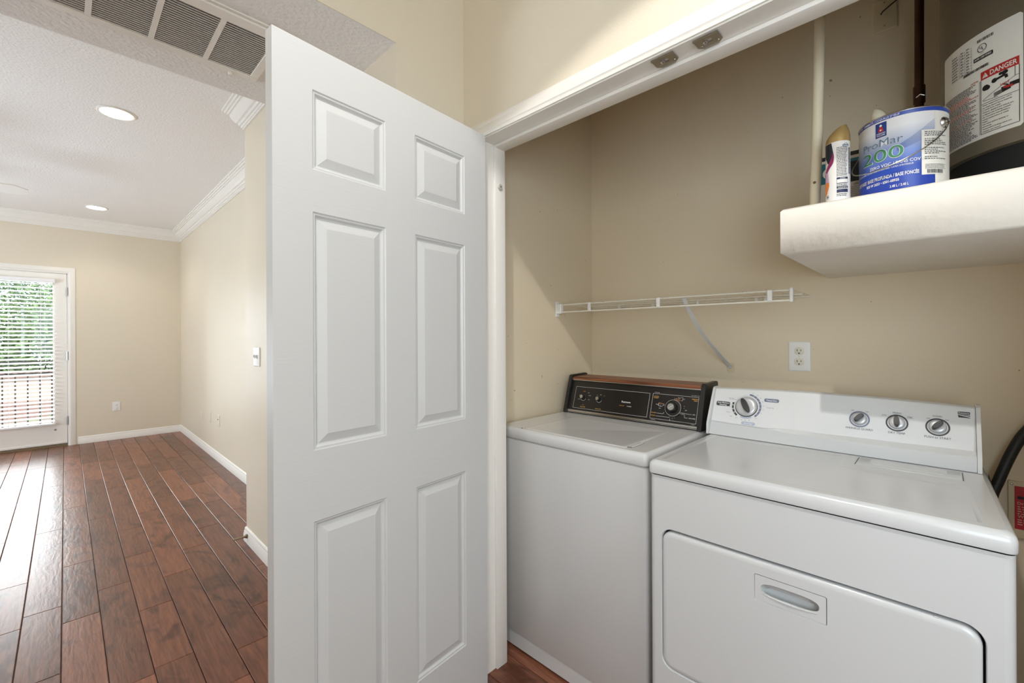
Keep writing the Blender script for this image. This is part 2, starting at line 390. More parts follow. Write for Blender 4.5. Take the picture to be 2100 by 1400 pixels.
struct(MB().box(XLL - T, dx0, YF, YF + T, 0, ZC).box(dx1, XL, YF, YF + T, 0, ZC).box(dx0, dx1, YF, YF + T, dzt, ZC), 'wall_far', 'wall', 'beige far wall of the living room with the balcony door')
struct(MB().box(XLL - T, XLL, YSB - .1, YF, 0, ZC), 'wall_left', 'wall', 'beige left wall of the living room')
struct(MB().box(XH - T, XH, YBK, -1.6, 0, ZHC).box(XH - T, XH, -.3, YSB, 0, ZHC).box(XH - T, XH, -1.6, -.3, 0, .82).box(XH - T, XH, -1.6, -.3, 2.18, ZHC).box(XLL, XH, YSB - T, YSB, 0, ZC), 'wall_hall_left', 'wall', 'beige hall wall facing the closet')
struct(MB().box(XH, -.66, YBK - T, YBK, 0, ZHC).box(.66, XW, YBK - T, YBK, 0, ZHC).box(-.66, .66, YBK - T, YBK, 0, .74).box(-.66, .66, YBK - T, YBK, 2.16, ZHC), 'wall_rear', 'wall', 'beige rear wall of the hall with an added window')
struct(MB().box(XH, XW, YBK, YN, ZHC, ZHC + .1), 'ceiling_hall', 'ceil', 'white ceiling of the hall')
struct(MB().box(XLL, XL, YN + .06, YF, ZC, ZC + .1), 'ceiling', 'ceil', 'white textured living room ceiling')
gy0, gy1, gx0, gx1 = 1.575, 1.930, -.245, .530                # return air grille
_so = [(XH, YN + .003), (XN, YN + .003), (XN, YSB), (XH, YSB)]; _sh = [(gx0 + .012, gy0 + .02), (gx0 + .012, gy1 - .012), (gx1 - .012, gy1 - .012), (gx1 - .012, gy0 + .02)]
_sm = MB().plate(_so, [_sh], lambda u, v: (u, v, ZS)).loops([[(u, v, ZS) for u, v in _sh], [(u, v, ZS + .16) for u, v in _sh]], False, True)
_sm.loops([[(u, v, ZS) for u, v in _so], [(u, v, ZC + .05) for u, v in _so]], False, True)
soff = struct(_sm, 'ceiling_soffit', 'ceil', 'lowered textured white ceiling soffit holding the return air grille')
struct(MB().box(XH, XN, YN, YN + .003, ZS, ZHC), 'wall_soffit', 'wall', 'beige upright face of the lowered ceiling')

# hardwood floor
floor = struct(MB().box(XLL - T, XB + T, YBK - T, YF + T, -.06, -.009), 'floor', 'seam', 'dark brown hand-scraped hardwood plank floor')
def plank(x0, x1, y0, y1):
    g = .0012; b = .0022; x0 += g; x1 -= g; y0 += g * .7; y1 -= g * .7
    z = -.0004 * random.random()
    lo = [(x0, y0, -.01), (x1, y0, -.01), (x1, y1, -.01), (x0, y1, -.01)]
    mi = [(p[0], p[1], z - b * .8) for p in lo]; hi = [(x0 + b, y0 + b, z), (x1 - b, y0 + b, z), (x1 - b, y1 - b, z), (x0 + b, y1 - b, z)]
    MB().loops([lo, mi, hi], False, True).build('plank', 'plank', floor, smooth=20)
joints = {0: [3.453, 4.702, 5.939], 1: [2.427, 3.033, 4.256, 5.529], 2: [2.841, 3.536, 4.735, 6.1], 3: [3.082, 4.313, 5.5], 4: [2.195, 2.708, 3.424, 3.921, 5.1],
          5: [1.9, 3.0, 4.218, 5.3], 6: [2.084, 3.301, 4.524, 5.798], 7: [2.363, 3.591, 4.298, 5.4], 8: [1.55, 2.763, 4.107, 4.715, 5.9], 9: [1.7, 2.9, 3.8, 4.925, 6.2]}
PW = .1272; PX0 = -.27
for k in range(-6, 18):
    x0 = PX0 + k * PW; x1 = min(x0 + PW, XB - .001)
    ya, yb = (-.1, YF - .002) if x0 < 1.1 else (YR + .002, YS - .002)
    js = list(joints.get(k, []))
    y = (js[0] if js else yb if x0 >= 1.1 else 2.0 + random.random())
    if x0 >= 1.1: js = []; y = ya + .3 + random.random() * .6; js.append(y)
    lo = y
    while lo > ya + .35: lo -= .45 + .75 * random.random(); js.append(lo)
    hi = max(js) if js else y
    if not js: js = [y]
    while hi < yb - .35: hi += .45 + .75 * random.random(); js.append(hi)
    js = sorted(q for q in js if ya + .12 < q < yb - .12)
    js = [ya] + [q for i, q in enumerate(js)] + [yb]
    for a, b in zip(js, js[1:]): plank(x0, x1, a, b)
# the floor beyond the planks that can be seen singly
struct(MB().box(XLL, PX0 - 6 * PW, YSB, YF, -.009, -.0005), 'floor_side', 'plank', 'dark brown hardwood floor towards the living room windows')
struct(MB().box(XH, XW, YBK, -.1, -.009, -.0005), 'floor_rear', 'plank', 'dark brown hardwood floor at the rear of the hall')

# trim: closet casing, jamb with stop
def casing_prof(w=.057, t=.015):
    return [(0, 0), (0, t * .55), (w * .12, t * .75), (w * .22, t), (w * .62, t * .8), (w * .7, t * .62), (w * .95, t * .5), (w, t * .38), (w, 0)]
def casing_opening(mb, face, axis, sgn, a0, a1, zt, w=.057, t=.015, za=0.0):
    """casing round an opening a0..a1 (along the other axis), up to zt; face = wall face, sgn = direction it stands proud"""
    pr = casing_prof(w, t); loops = []
    for (cx, cz, dx, dz) in ((a0, za, -1, 0), (a0, zt, -1, 1), (a1, zt, 1, 1), (a1, za, 1, 0)):
        lp = []
        for o, h in pr:
            a = cx + dx * o; z = cz + dz * o
            lp.append((face + sgn * h, a, z) if axis == 'x' else (a, face + sgn * h, z))
        loops.append(lp)
    return mb.loops(loops)
struct(casing_opening(MB(), XW, 'x', -1, YJR - .004, YJ + .004, ZH + .004), 'trim_1', 'trim', 'white moulded casing around the laundry closet opening')
jb = MB()
jb.box(XW - .002, XI + .002, YJ, YJ + .016, 0, ZH).box(XW - .002, XI + .002, YJR - .016, YJR, 0, ZH).box(XW - .002, XI + .002, YJR - .016, YJ + .016, ZH, ZH + .02)
trim2 = struct(jb, 'trim_2', 'trim', 'white jamb lining the laundry closet opening')
st = MB()
for y0, y1 in ((YJ - .011, YJ), (YJR, YJR + .011)): st.bbox(1.166, XI - .004, y0, y1, 0, ZH - .011, .003, 2)
st.bbox(1.166, XI - .004, YJR + .0, YJ - .0, ZH - .012, ZH, .003, 2)
st.build('door_stop_strip', 'trim', trim2)

# crown moulding, baseboards
crown = [(0, 2.612), (.010, 2.612), (.013, 2.617), (.010, 2.623), (.016, 2.624), (.019, 2.634), (.026, 2.636), (.030, 2.644), (.030, 2.652), (.040, 2.656), (.050, 2.666), (.060, 2.681), (.067, 2.698), (.069, 2.708), (.078, 2.709), (.081, 2.719), (.090, 2.720), (.094, 2.730), (.104, 2.731), (.104, ZC), (0, ZC)]
struct(MB().sweep(crown, [(XN, YSB), (XN, YE), (XL, YE), (XL, YF), (XLL, YF)]), 'trim_3', 'trim', 'white stepped crown moulding around the living room ceiling', smooth=22)
base = [(0, 0), (.014, 0), (.014, .045), (.012, .05), (.012, .062), (.0085, .068), (.0095, .076), (.006, .084), (.002, .088), (0, .088)]
struct(MB().sweep(base, [(XW, YN), (XN, YN), (XN, YE), (XL, YE)]), 'baseboard_corner', 'trim', 'white baseboard wrapping the wall stub beside the closet')
struct(MB().sweep(base, [(XL, YE + .0145), (XL, YF), (.105, YF)]), 'baseboard_far', 'trim', 'white baseboard along the living room right and far walls')
struct(MB().sweep(base, [(XB, YR), (XB, YS)]).sweep(base, [(XB, YS), (XI + .02, YS)]), 'baseboard_closet', 'trim', 'white baseboard inside the closet')

# ------------------------------------------------------------------ open closet door (six moulded panels)
hx, hy, fx, fy = 1.085, 1.196, .343, 1.1265
dd = Vector((fx - hx, fy - hy, 0)); DW = dd.length; dd.normalize(); dn = Vector((-dd.y, dd.x, 0))   # dn points to the camera side (-Y)
if dn.y > 0: dn = -dn
door = thing('door_1', (hx, hy, .01), 'white six-panel door swung open at the laundry closet', None, kind='structure')
DT = .035; DZ0, DZ1 = .012, 2.03; DO = Vector((hx, hy, 0))
def dp(u, z, w=0.0): return DO + dd * u + Vector((0, 0, z)) + dn * w      # w: proud of the front face
cols = [(.108, .324), (.431, .648)]; rows = [(.213, .822), (1.002, 1.609), (1.716, 1.919)]
outer = [(0, DZ0), (DW, DZ0), (DW, DZ1), (0, DZ1)]
holes = [[(c0, r0), (c0, r1), (c1, r1), (c1, r0)] for c0, c1 in cols for r0, r1 in rows]
slab = MB().plate(outer, holes, lambda u, v: dp(u, v)).plate(outer, [], lambda u, v: dp(u, v, -DT))
bv = .0015
for (a, b) in zip(outer, outer[1:] + outer[:1]): slab.add([dp(*a), dp(*b), dp(*b, -DT), dp(*a, -DT)], [(0, 1, 2, 3)])
slab.build('door_slab', 'door', door, smooth=25)
for c0, c1 in cols:
    for r0, r1 in rows:
        def lp(i, w): return [dp(u, v, w) for u, v in ((c0 + i, r0 + i), (c1 - i, r0 + i), (c1 - i, r1 - i), (c0 + i, r1 - i))]
        MB().loops([lp(0, 0), lp(.003, -.0025), lp(.007, -.003), lp(.012, -.0085), lp(.015, -.009), lp(.038, -.0015)], False, True).build('panel', 'door', door, smooth=12)
hg = [(.25, 'hinge'), (1.05, 'hinge'), (1.8, 'hinge')]
for z, nme in hg:
    MB().cyl(dp(-.006, z - .045, -DT - .004), dp(-.006, z + .045, -DT - .004), .006, 10).build(nme, 'trim', door)

# ------------------------------------------------------------------ balcony door, blind
casing_f = struct(casing_opening(MB(), YF, 'y', -1, -.905, .028, 2.082, .058, .016), 'trim_4', 'trim', 'white casing around the balcony door')
bd = thing('door_2', (-.43, YF, 0), 'white glazed balcony door with a wide blind', None, kind='structure')
fr = MB().box(-.915, -.885, YF + .0, YF + T, 0, 2.085).box(.018, .042, YF, YF + T, 0, 2.085).box(-.885, .018, YF, YF + T, 2.068, 2.09)
fr.box(-.0, .030, YF + .059, YF + .075, 0, 2.085).box(-.90, -.868, YF + .059, YF + .075, 0, 2.085).box(-.90, .030, YF + .059, YF + .075, 2.05, 2.085)
fr.build('door_frame', 'trim', bd)
dl, dr, dz_b, dz_t = -.880, .014, .028, 2.066; gl, gr, gb, gt = -.765, -.105, .27, 1.95
lf = MB().plate([(dl, dz_b), (dr, dz_b), (dr, dz_t), (dl, dz_t)], [[(gl, gb), (gl, gt), (gr, gt), (gr, gb)]], lambda u, v: (u, YF + .012, v))
lf.plate([(dl, dz_b), (dr, dz_b), (dr, dz_t), (dl, dz_t)], [[(gl, gb), (gl, gt), (gr, gt), (gr, gb)]], lambda u, v: (u, YF + .056, v))
for q in ([(dl, dz_b), (dr, dz_b), (dr, dz_t), (dl, dz_t)], [(gl, gb), (gr, gb), (gr, gt), (gl, gt)]):
    for a, b in zip(q, q[1:] + q[:1]): lf.add([(a[0], YF + .012, a[1]), (b[0], YF + .012, b[1]), (b[0], YF + .056, b[1]), (a[0], YF + .056, a[1])], [(0, 1, 2, 3)])
lf.build('door_leaf', 'trim', bd)
MB().box(gl, gr, YF + .030, YF + .036, gb, gt).build('pane', 'glass', bd, smooth=0)
MB().box(dl, dr, YF + .0, YF + .09, .0, .026).build('threshold', 'bronze', bd)
MB().bbox(dl, dr, YF + .004, YF + .012, .03, .055, .002).build('door_sweep', 'trim', bd)
for z in (.30, 1.08, 1.85): MB().cyl((.016, YF - .003, z - .05), (.016, YF - .003, z + .05), .007, 10).build('hinge', 'chrome', bd)
MB().bbox(-.095, -.080, YF + .004, YF + .012, .195, .215, .002).build('hold_down_bracket', 'steel', bd)
blind = thing('window_blind', (-.43, YF - .02, .26), 'white slatted blind hanging on the balcony door', 'blind')
bl, br = -.80, -.088
MB().bbox(bl - .004, br + .006, YF - .045, YF + .008, 1.945, 1.99, .006).build('headrail', 'slat', blind)
ns = 36; zt_, zb_ = 1.925, .315; slat0 = None
for k in range(ns):
    z = zt_ + (zb_ - zt_) * k / (ns - 1)
    if slat0 is None:
        a = R(21); sm = MB()
        cs = [(-.024, 0), (-.012, .0022), (0, .003), (.012, .0022), (.024, 0), (.012, -.0004), (0, .0003), (-.012, -.0004)]
        sm.loops([[(x, YF - .018 + q * math.cos(a) - h * math.sin(a), z + q * math.sin(a) + h * math.cos(a)) for q, h in cs] for x in (bl, br)])
        slat0 = sm.build('slat', 'slat', blind)
    else:
        s = slat0.copy(); COL.objects.link(s); s.parent = blind; s.location.z = z - zt_
MB().bbox(bl, br, YF - .042, YF + .004, .268, .290, .004).build('bottom_rail', 'slat', blind)
for x in (-.70, -.45, -.20):
    MB().box(x - .002, x + .002, YF - .0445, YF - .0435, .29, 1.95).build('ladder_cord', 'slat', blind)
MB().tube([(-.17, YF - .05, 1.95), (-.165, YF - .052, 1.2), (-.163, YF - .052, .98)], .0012, 5).build('pull_cord', 'slat', blind)
MB().lathe([(.004, 0), (.006, .01), (.005, .035), (.002, .045)], 10, (-.163, YF - .052, .935)).build('cord_tassel', 'iron', blind)

# ------------------------------------------------------------------ beyond the door
struct(MB().box(-4, 3, YF + T, 9.1, -.25, -.04), 'ground_balcony', 'concrete', 'pale concrete balcony floor beyond the glazed door')
struct(MB().box(-30, 30, 9.1, 60, -3.2, -3.0), 'ground_yard', 'concrete', 'pale paved yard below the balcony')
rail = thing('balcony_railing', (-.5, 9.0, -.04), 'black wrought iron balcony railing with a row of scroll rings', 'railing')
for z, h in ((.96, .018), (.80, .012), (.06, .012)): MB().box(-2.6, 1.6, 8.985, 9.015, z - h, z + h).build('rail', 'iron', rail)
bal0 = None; ring0 = None
for k in range(36):
    x = -2.55 + k * .115
    if bal0 is None: bal0 = MB().box(x - .007, x + .007, 8.993, 9.007, -.04, .80).build('baluster', 'iron', rail)
    else:
        s = bal0.copy(); COL.objects.link(s); s.parent = rail; s.location.x = x + 2.55
    c = x + .0575
    if ring0 is None:
        ring0 = MB().loops([[(c + r * math.cos(t), 9.0 + q, .874 + r * math.sin(t)) for r, q in ((.058, -.006), (.066, -.006), (.066, .006), (.058, .006))] for t in [2 * math.pi * i / 20 for i in range(21)]], False, False).build('scroll_ring', 'iron', rail)
    else:
        s = ring0.copy(); COL.objects.link(s); s.parent = rail; s.location.x = k * .115
MB().box(-.02, .04, 8.98, 9.04, -.04, 1.05).build('post', 'iron', rail)
wl = thing('garden_wall', (-1.0, 12.6, -3), 'pale pink stone garden wall beyond the balcony railing', 'wall')
MB().box(-8, 6, 12.5, 12.8, -3.0, .55).build('wall_body', 'stucco', wl)
MB().box(-8, 6, 12.42, 12.88, .55, .66).build('coping', 'brickpink', wl)
MB().box(-8, 6, 12.46, 12.5, -.25, .08).build('stone_band', 'brickpink', wl)
def shrub(x, y, z0, w, h, n, label, m, seed):
    rnd = random.Random(seed); t = thing('tree', (x, y, z0), label, 'tree', 'trees beyond the balcony')
    MB().tube([(x, y, z0), (x + .05, y, z0 + h * .35), (x - .05, y, z0 + h * .6)], .09, 8).build('trunk', 'bark', t)
    mb = MB()
    for _ in range(n):
        u = rnd.random() * 2 * math.pi; c = rnd.uniform(-.85, 1); q = (1 - c * c) ** .5; rr = rnd.uniform(.55, 1) * (1 + .18 * math.sin(3 * u + seed) + .12 * math.sin(7 * c * 3))
        P = Vector((x + w * q * math.cos(u) * rr, y + w * .8 * q * math.sin(u) * rr, z0 + h * .62 + h * .42 * c * rr))
        a = Vector((rnd.uniform(-1, 1), rnd.uniform(-1, 1), rnd.uniform(-.6, .6))).normalized(); b = a.orthogonal().normalized(); s = rnd.uniform(.028, .055)
        mb.add([P - a * s, P + b * s * .5, P + a * s, P - b * s * .5], [(0, 1, 2, 3)])
    f = mb.build('foliage', m, t, smooth=0); f['kind'] = 'stuff'
for i, (x, y, w, h, lab, m) in enumerate([(-.55, 14.0, 1.05, 5.3, 'bushy green tree in the middle of the row beyond the balcony', 'leaf'), (-3.7, 14.3, 1.1, 5.6, 'light green tree at one end of the row beyond the balcony', 'leaf'),
                                      (2.6, 14.6, 1.1, 5.8, 'light green tree near the building corner beyond the balcony', 'leaf'), (-1.1, 18.2, 1.8, 6.6, 'tall dark green tree behind the tree row', 'leafdark'), (-.3, 11.2, .55, 2.6, 'low leafy shrub in front of the pink stone wall', 'leaf')]):
    shrub(x, y, -3, w, h, 17000 if i in (0, 3) else 9000 if i < 4 else 6000, lab, m, 11 + i)

# made-up hall windows, out of view, added to house the fill lamps
w2 = thing('added_window_1', (0, YBK, .74), 'white framed window added for fill light in the hall rear wall', None, kind='structure')
f2 = MB()
for a in ((-.66, -.61, .74, 2.16), (.61, .66, .74, 2.16), (-.61, .61, .74, .79), (-.61, .61, 2.11, 2.16), (-.61, .61, 1.43, 1.47)): f2.box(a[0], a[1], YBK - .09, YBK - .03, a[2], a[3])
f2.build('window_frame', 'trim', w2)
MB().box(-.61, .61, YBK - .115, YBK - .11, .79, 2.11).build('pane', mat('frosted_pane', srgb(225, 232, 238), .9), w2)

w3 = thing('added_window_2', (XH, -.95, .82), 'white framed window added for fill light in the hall wall facing the closet', None, kind='structure')  # unseen window, added for the lamp that fills the closet and dryer front
f2 = MB()
for a in ((-1.6, -1.55, .82, 2.18), (-.35, -.3, .82, 2.18), (-1.55, -.35, .82, .87), (-1.55, -.35, 2.13, 2.18), (-1.55, -.35, 1.48, 1.52)): f2.box(XH - .09, XH - .03, a[0], a[1], a[2], a[3])
f2.build('window_frame', 'trim', w3)
MB().box(XH - .115, XH - .11, -1.55, -.35, .87, 2.13).build('pane', bpy.data.materials['frosted_pane'], w3)

# ================================================================== CEILING THINGS
# return air grille
gz = ZS
gr_ = thing('return_air_grille', ((gx0 + gx1) / 2, (gy0 + gy1) / 2, gz), 'white louvred return air grille in the lowered ceiling', 'vent')
fl = MB(); b = .028
for a in ((gx0, gx1, gy0, gy0 + .046), (gx0, gx1, gy1 - b, gy1), (gx0, gx0 + b, gy0 + .046, gy1 - b), (gx1 - b, gx1, gy0 + .046, gy1 - b)): fl.bbox(a[0], a[1], a[2], a[3], gz - .012, gz - .001, .0015, 1)
fl.build('frame', 'trim', gr_)
fo = MB()
for a in ((gx0 - .012, gx1 + .012, gy0 - .012, gy0 - .002), (gx0 - .012, gx1 + .012, gy1 + .002, gy1 + .012), (gx0 - .012, gx0 - .002, gy0 - .002, gy1 + .002), (gx1 + .002, gx1 + .012, gy0 - .002, gy1 + .002)): fo.box(a[0], a[1], a[2], a[3], gz - .006, gz - .001)
fo.build('outer_rim', 'trim', gr_)
xs = [gx1 - b]
step = .1525; k = 1
while gx1 - b - step * k > gx0 + b + .03:
    c = gx1 - b + .0075 - step * k
    MB().box(c - .0075, c + .0075, gy0 + .046, gy1 - b, gz - .011, gz - .001).build('divider', 'trim', gr_); k += 1
nl = 23; lv0 = None; la, lb = gy0 + .046, gy1 - b
for k in range(nl):
    y = la + (k + .5) * (lb - la) / nl
    if lv0 is None:
        lv0 = MB().add([(x, y + q, z) for x in (gx0 + b, gx1 - b) for q, z in ((-.0038, gz - .0100), (-.0022, gz - .0105), (.0050, gz - .0005), (.0040, gz + .0005))],
                       [(0, 1, 2, 3), (7, 6, 5, 4), (0, 4, 5, 1), (1, 5, 6, 2), (2, 6, 7, 3), (3, 7, 4, 0)]).build('louver', 'trim', gr_, smooth=0); y00 = y
    else:
        s = lv0.copy(); COL.objects.link(s); s.parent = gr_; s.location.y = y - y00
MB().box(gx0 + .014, gx1 - .014, gy0 + .022, gy1 - .014, gz + .030, gz + .055).build('dusty_filter', 'filter', gr_)
for x in (gx0 + .09, .442): MB().lathe([(.007, 0), (.008, .004), (.005, .009), (.001, .010)], 12, (x, gy1 - .004, gz - .012), (0, 0, -1)).build('latch', 'trim', gr_)

def can_light(x, y, label, power, grp='recessed ceiling lights', z=None):
    ZC = z or 2.745
    t = thing('recessed_light', (x, y, ZC), label, 'ceiling light', grp)
    MB().lathe([(.098, 0), (.098, -.004), (.090, -.008), (.082, -.006), (.082, 0)], 40, (x, y, ZC - .0005), cap=False).build('trim_ring', 'trim', t)
    MB().lathe([(.0005, -.003), (.081, -.003), (.081, -.0012), (.0005, -.0012)], 32, (x, y, ZC), cap=False).build('lens', 'lens', t)
    if power: l = light('recessed_lamp', 'SPOT', (x, y, ZC - .02), power, (1, .94, .84), spot_size=R(140), spot_blend=.6, shadow_soft_size=.07)
can_light(.236, 3.80, 'round recessed ceiling light in front of the lowered soffit', 18)
can_light(.247, 6.71, 'round recessed ceiling light beside the far crown moulding', 18)
can_light(.1, -1.3, 'round recessed ceiling light added for fill at the rear of the hall', 0, z=ZHC)  # unseen fixture added to go with the rear fill spot
hl = thing('recessed_downlight', (.10, .38, ZHC), 'small narrow recessed downlight in the hall ceiling before the closet', 'ceiling light')
MB().lathe([(.085, 0), (.085, -.005), (.06, -.010), (.05, -.006), (.05, 0)], 32, (.10, .38, ZHC - .0005), cap=False).build('trim_ring', 'trim', hl)
MB().lathe([(.0004, -.003), (.049, -.003), (.049, -.001), (.0004, -.001)], 28, (.10, .38, ZHC), cap=False).build('lens', 'lens', hl)
light('downlight_light', 'SPOT', (.10, .38, 3.02), 66, (1, .985, .965), (0, 0, 0), spot_size=R(105), spot_blend=.10, shadow_soft_size=.018)

# ceiling fan (one blade reaches into view)
fc = Vector((-.98, 5.02, 2.42))
fan = thing('ceiling_fan', (fc.x, fc.y, ZC), 'white ceiling fan with clipped blade ends in the living room', 'fan')
MB().lathe([(.07, 0), (.075, -.03), (.02, -.06), (.014, -.08)], 24, (fc.x, fc.y, ZC - .001)).build('canopy', 'trim', fan)
MB().cyl((fc.x, fc.y, ZC - .06), (fc.x, fc.y, 2.50), .013, 12).build('downrod', 'trim', fan)
MB().lathe([(.02, .10), (.10, .08), (.13, .03), (.13, -.02), (.09, -.05), (.03, -.06)], 32, fc).build('motor_housing', 'trim', fan)
for k in range(5):
    a = R(72 * k); d = Vector((math.cos(a), math.sin(a), 0)); n = Vector((-d.y, d.x, 0)); tl = R(-14)
    up = Vector((0, 0, 1)); w = n * math.cos(tl) + up * math.sin(tl); h = w.cross(d) * -1
    pl = [(.20, -.055), (.72, -.072), (.785, -.03), (.785, .03), (.72, .072), (.20, .055)]
    MB().loops([[fc + d * p + w * q + h * t for p, q in pl] for t in (-.004, .004)]).build('blade', 'trim', fan)
    MB().loops([[fc + d * p + w * q + h * t for p, q in ((.10, -.02), (.26, -.03), (.26, .03), (.10, .02))] for t in (.005, .011)]).build('blade_bracket', 'trim', fan)

# ================================================================== WALL PLATES
def ring_loop(fn, lp): return [fn(u, v) for u, v in lp]
def wall_plate(name, fn, w, h, label, cat, group=None, m='plastic', t=.006):
    """fn(u,v,wd)->point ; root at plate centre"""
    t0 = thing(name, fn(0, 0, 0), label, cat, group)
    MB().stack(lambda i: rrect(-w / 2 + i, w / 2 - i, -h / 2 + i, h / 2 - i, .004), [(0, .0005), (0, t * .5), (.0025, t * .85), (.006, t)], lambda u, v, q: fn(u, v, q)).build('plate', m, t0)
    return t0
def outlet(fn, label, w=.075, h=.118, m='plastic', mf='ivory'):
    t = wall_plate('power_outlet', fn, w, h, label, 'outlet', None, m)
    for cy in (.0215, -.0215):
        lp = lambda i: [(max(-.0165 + i, min(.0165 - i, x)), cy + y * 1) for x, y in [((.0185 - i) * math.cos(2 * math.pi * k / 28), (.0145 - i) * math.sin(2 * math.pi * k / 28) * 1.12) for k in range(28)]]
        f = MB().stack(lp, [(0, .0061), (.0004, .0075), (.0012, .0079)], lambda u, v, q: fn(u, v, q)).build('receptacle', mf, t)
        s = MB()
        for x, hh in ((-.0065, .0078), (.0065, .0065)): rect(s, x - .0010, x + .0010, cy + .003 - hh / 2, cy + .003 + hh / 2, lambda u, v: fn(u, v, .0083))
        flat(s, circ(0, cy - .0085, .0026, 12), lambda u, v: fn(u, v, .0083))
        s.build('slots', 'gap', f, smooth=0)
    MB().lathe([(.003, 0), (.0028, .001), (.0005, .0015)], 10, fn(0, 0, .006), Vector(fn(0, 0, 1)) - Vector(fn(0, 0, 0))).build('screw', mf, t)
    return t
yo, zo = .404, 1.2045
outlet(lambda u, v, w=0: (XB - w, yo - u, zo + v), 'white duplex outlet on the closet back wall above the dryer')
xo, zo2 = .455, .42
outlet(lambda u, v, w=0: (xo + u, YF - w, zo2 + v), 'white duplex outlet low on the living room far wall', mf='plastic')
for yy, zz, dot, lab in ((6.205, .375, 0, 'blank white wall plate nearest the far corner of the living room'), (5.784, .411, 0, 'blank white wall plate between two others on the living room wall'), (5.388, .425, 1, 'white cable jack plate on the living room right wall')):
    f = lambda u, v, w=0, yy=yy, zz=zz: (XL - w, yy - u, zz + v)
    t = wall_plate('wall_plate', f, .075, .118, lab, 'wall plate', 'low wall plates on the living room wall', 'wall')
    if dot: MB().lathe([(.005, 0), (.005, .008), (.003, .009)], 12, f(0, .012, .006), (-1, 0, 0)).build('jack', 'steel', t)
f = lambda u, v, w=0: (XN - w, 2.93 - u, 1.174 + v)
sw = wall_plate('light_switch', f, .118, .116, 'white double light switch on the wall stub beside the open door', 'switch')
for u in (-.023, .023):
    tg = MB().loops([[f(u + a, b, .0062) for a, b in ((-.005, -.012), (.005, -.012), (.005, .012), (-.005, .012))], [f(u + a, b + .006, .017) for a, b in ((-.0035, -.003), (.0035, -.003), (.0035, .004), (-.0035, .004))]], True, True)
    tg.build('toggle', 'plastic', sw)
# thermostat-style plate high on the closet wall, painted over, with its wire
yc, zc_ = .139, 2.435
f = lambda u, v, w=0: (XB - w, yc - u, zc_ + v)
cp = wall_plate('cable_plate', f, .072, .118, 'painted-over cable plate high on the closet back wall', 'wall plate', None, 'tan_plate', .007)
for v in (.043, -.04): MB().lathe([(.003, 0), (.0025, .0012), (.0005, .0015)], 10, f(0, v, .007), (-1, 0, 0)).build('screw', 'steel', cp)
cw = [f(-.010, .004, .0075), f(-.004, .006, .018), f(.02, .018, .022), f(.06, .04, .02), f(.12, .075, .018), f(.2, .13, .02)]
tag(MB().tube(cw, .0022, 6).build('loose_wire', 'rubber', None, origin=cw[0]), 'thin dark wire poking out of the painted cable plate', 'wire')

# ball catches screwed under the closet header
def catch(yc, label):
    t = thing('door_catch', (1.137, yc, ZH), label, 'door catch', 'door catches under the closet header')
    pr = MB(); x0, x1, w = 1.113, 1.160, .030
    out = [(x0, yc - w), (x1 - .012, yc - w), (x1, yc - w + .012), (x1, yc + w - .012), (x1 - .012, yc + w), (x0, yc + w)]
    hole = rrect(1.126, 1.140, yc - .010, yc + .012, .005, 4)
    pr.plate(out, [hole], lambda u, v: (u, v, ZH - .0035)).plate(out, [hole], lambda u, v: (u, v, ZH - .0015))
    for L_ in (out, hole):
        for a, b in zip(L_, L_[1:] + L_[:1]): pr.add([(*a, ZH - .0035), (*b, ZH - .0035), (*b, ZH - .0015), (*a, ZH - .0015)], [(0, 1, 2, 3)])
    pr.box(x0 - .002, x0 + .001, yc - w, yc + w, ZH - .006, ZH - .001)
    pr.build('plate', 'steel', t)
    for s in (-.020, .020): MB().lathe([(.0045, 0), (.004, .0015), (.001, .002)], 10, (1.147, yc + s, ZH - .0035), (0, 0, -1)).build('screw', 'steel', t)
    MB().lathe([(.006, 0), (.006, .004), (.003, .008), (.0005, .009)], 12, (1.132, yc + .006, ZH - .002), (0, 0, -1)).build('catch_ball', 'chrome', t)
catch(.5275, 'steel ball catch under the closet header nearer the open door')
catch(.4150, 'steel ball catch under the closet header farther from the open door')
dm = thing('door_bumper', (1.1906, YJ - .011, 1.8735), 'small round metal bumper on the closet jamb', 'bumper')
MB().lathe([(.012, 0.0002), (.0125, .003), (.010, .0055), (.0005, .006)], 20, (1.1906, YJ - .011, 1.8735), (0, -1, 0)).build('bumper_cap', mat('bumper_plastic', srgb(196, 190, 176), .25), dm)
MB().lathe([(.003, 0), (.0025, .0015), (.0005, .002)], 10, (1.1906, YJ - .017, 1.8735), (0, -1, 0)).build('screw', 'steel', dm)
ds = thing('door_stop', (XN - .014, 3.10, .055), 'brass rod door stop on the baseboard of the wall stub', 'door stop')
MB().lathe([(.013, .0005), (.012, .006), (.006, .016), (.0045, .03), (.0045, .06), (.006, .062), (.006, .072), (.004, .074)], 16, (XN - .014, 3.10, .05), (-1, .25, -.1)).build('stop_rod', 'bronze', ds)

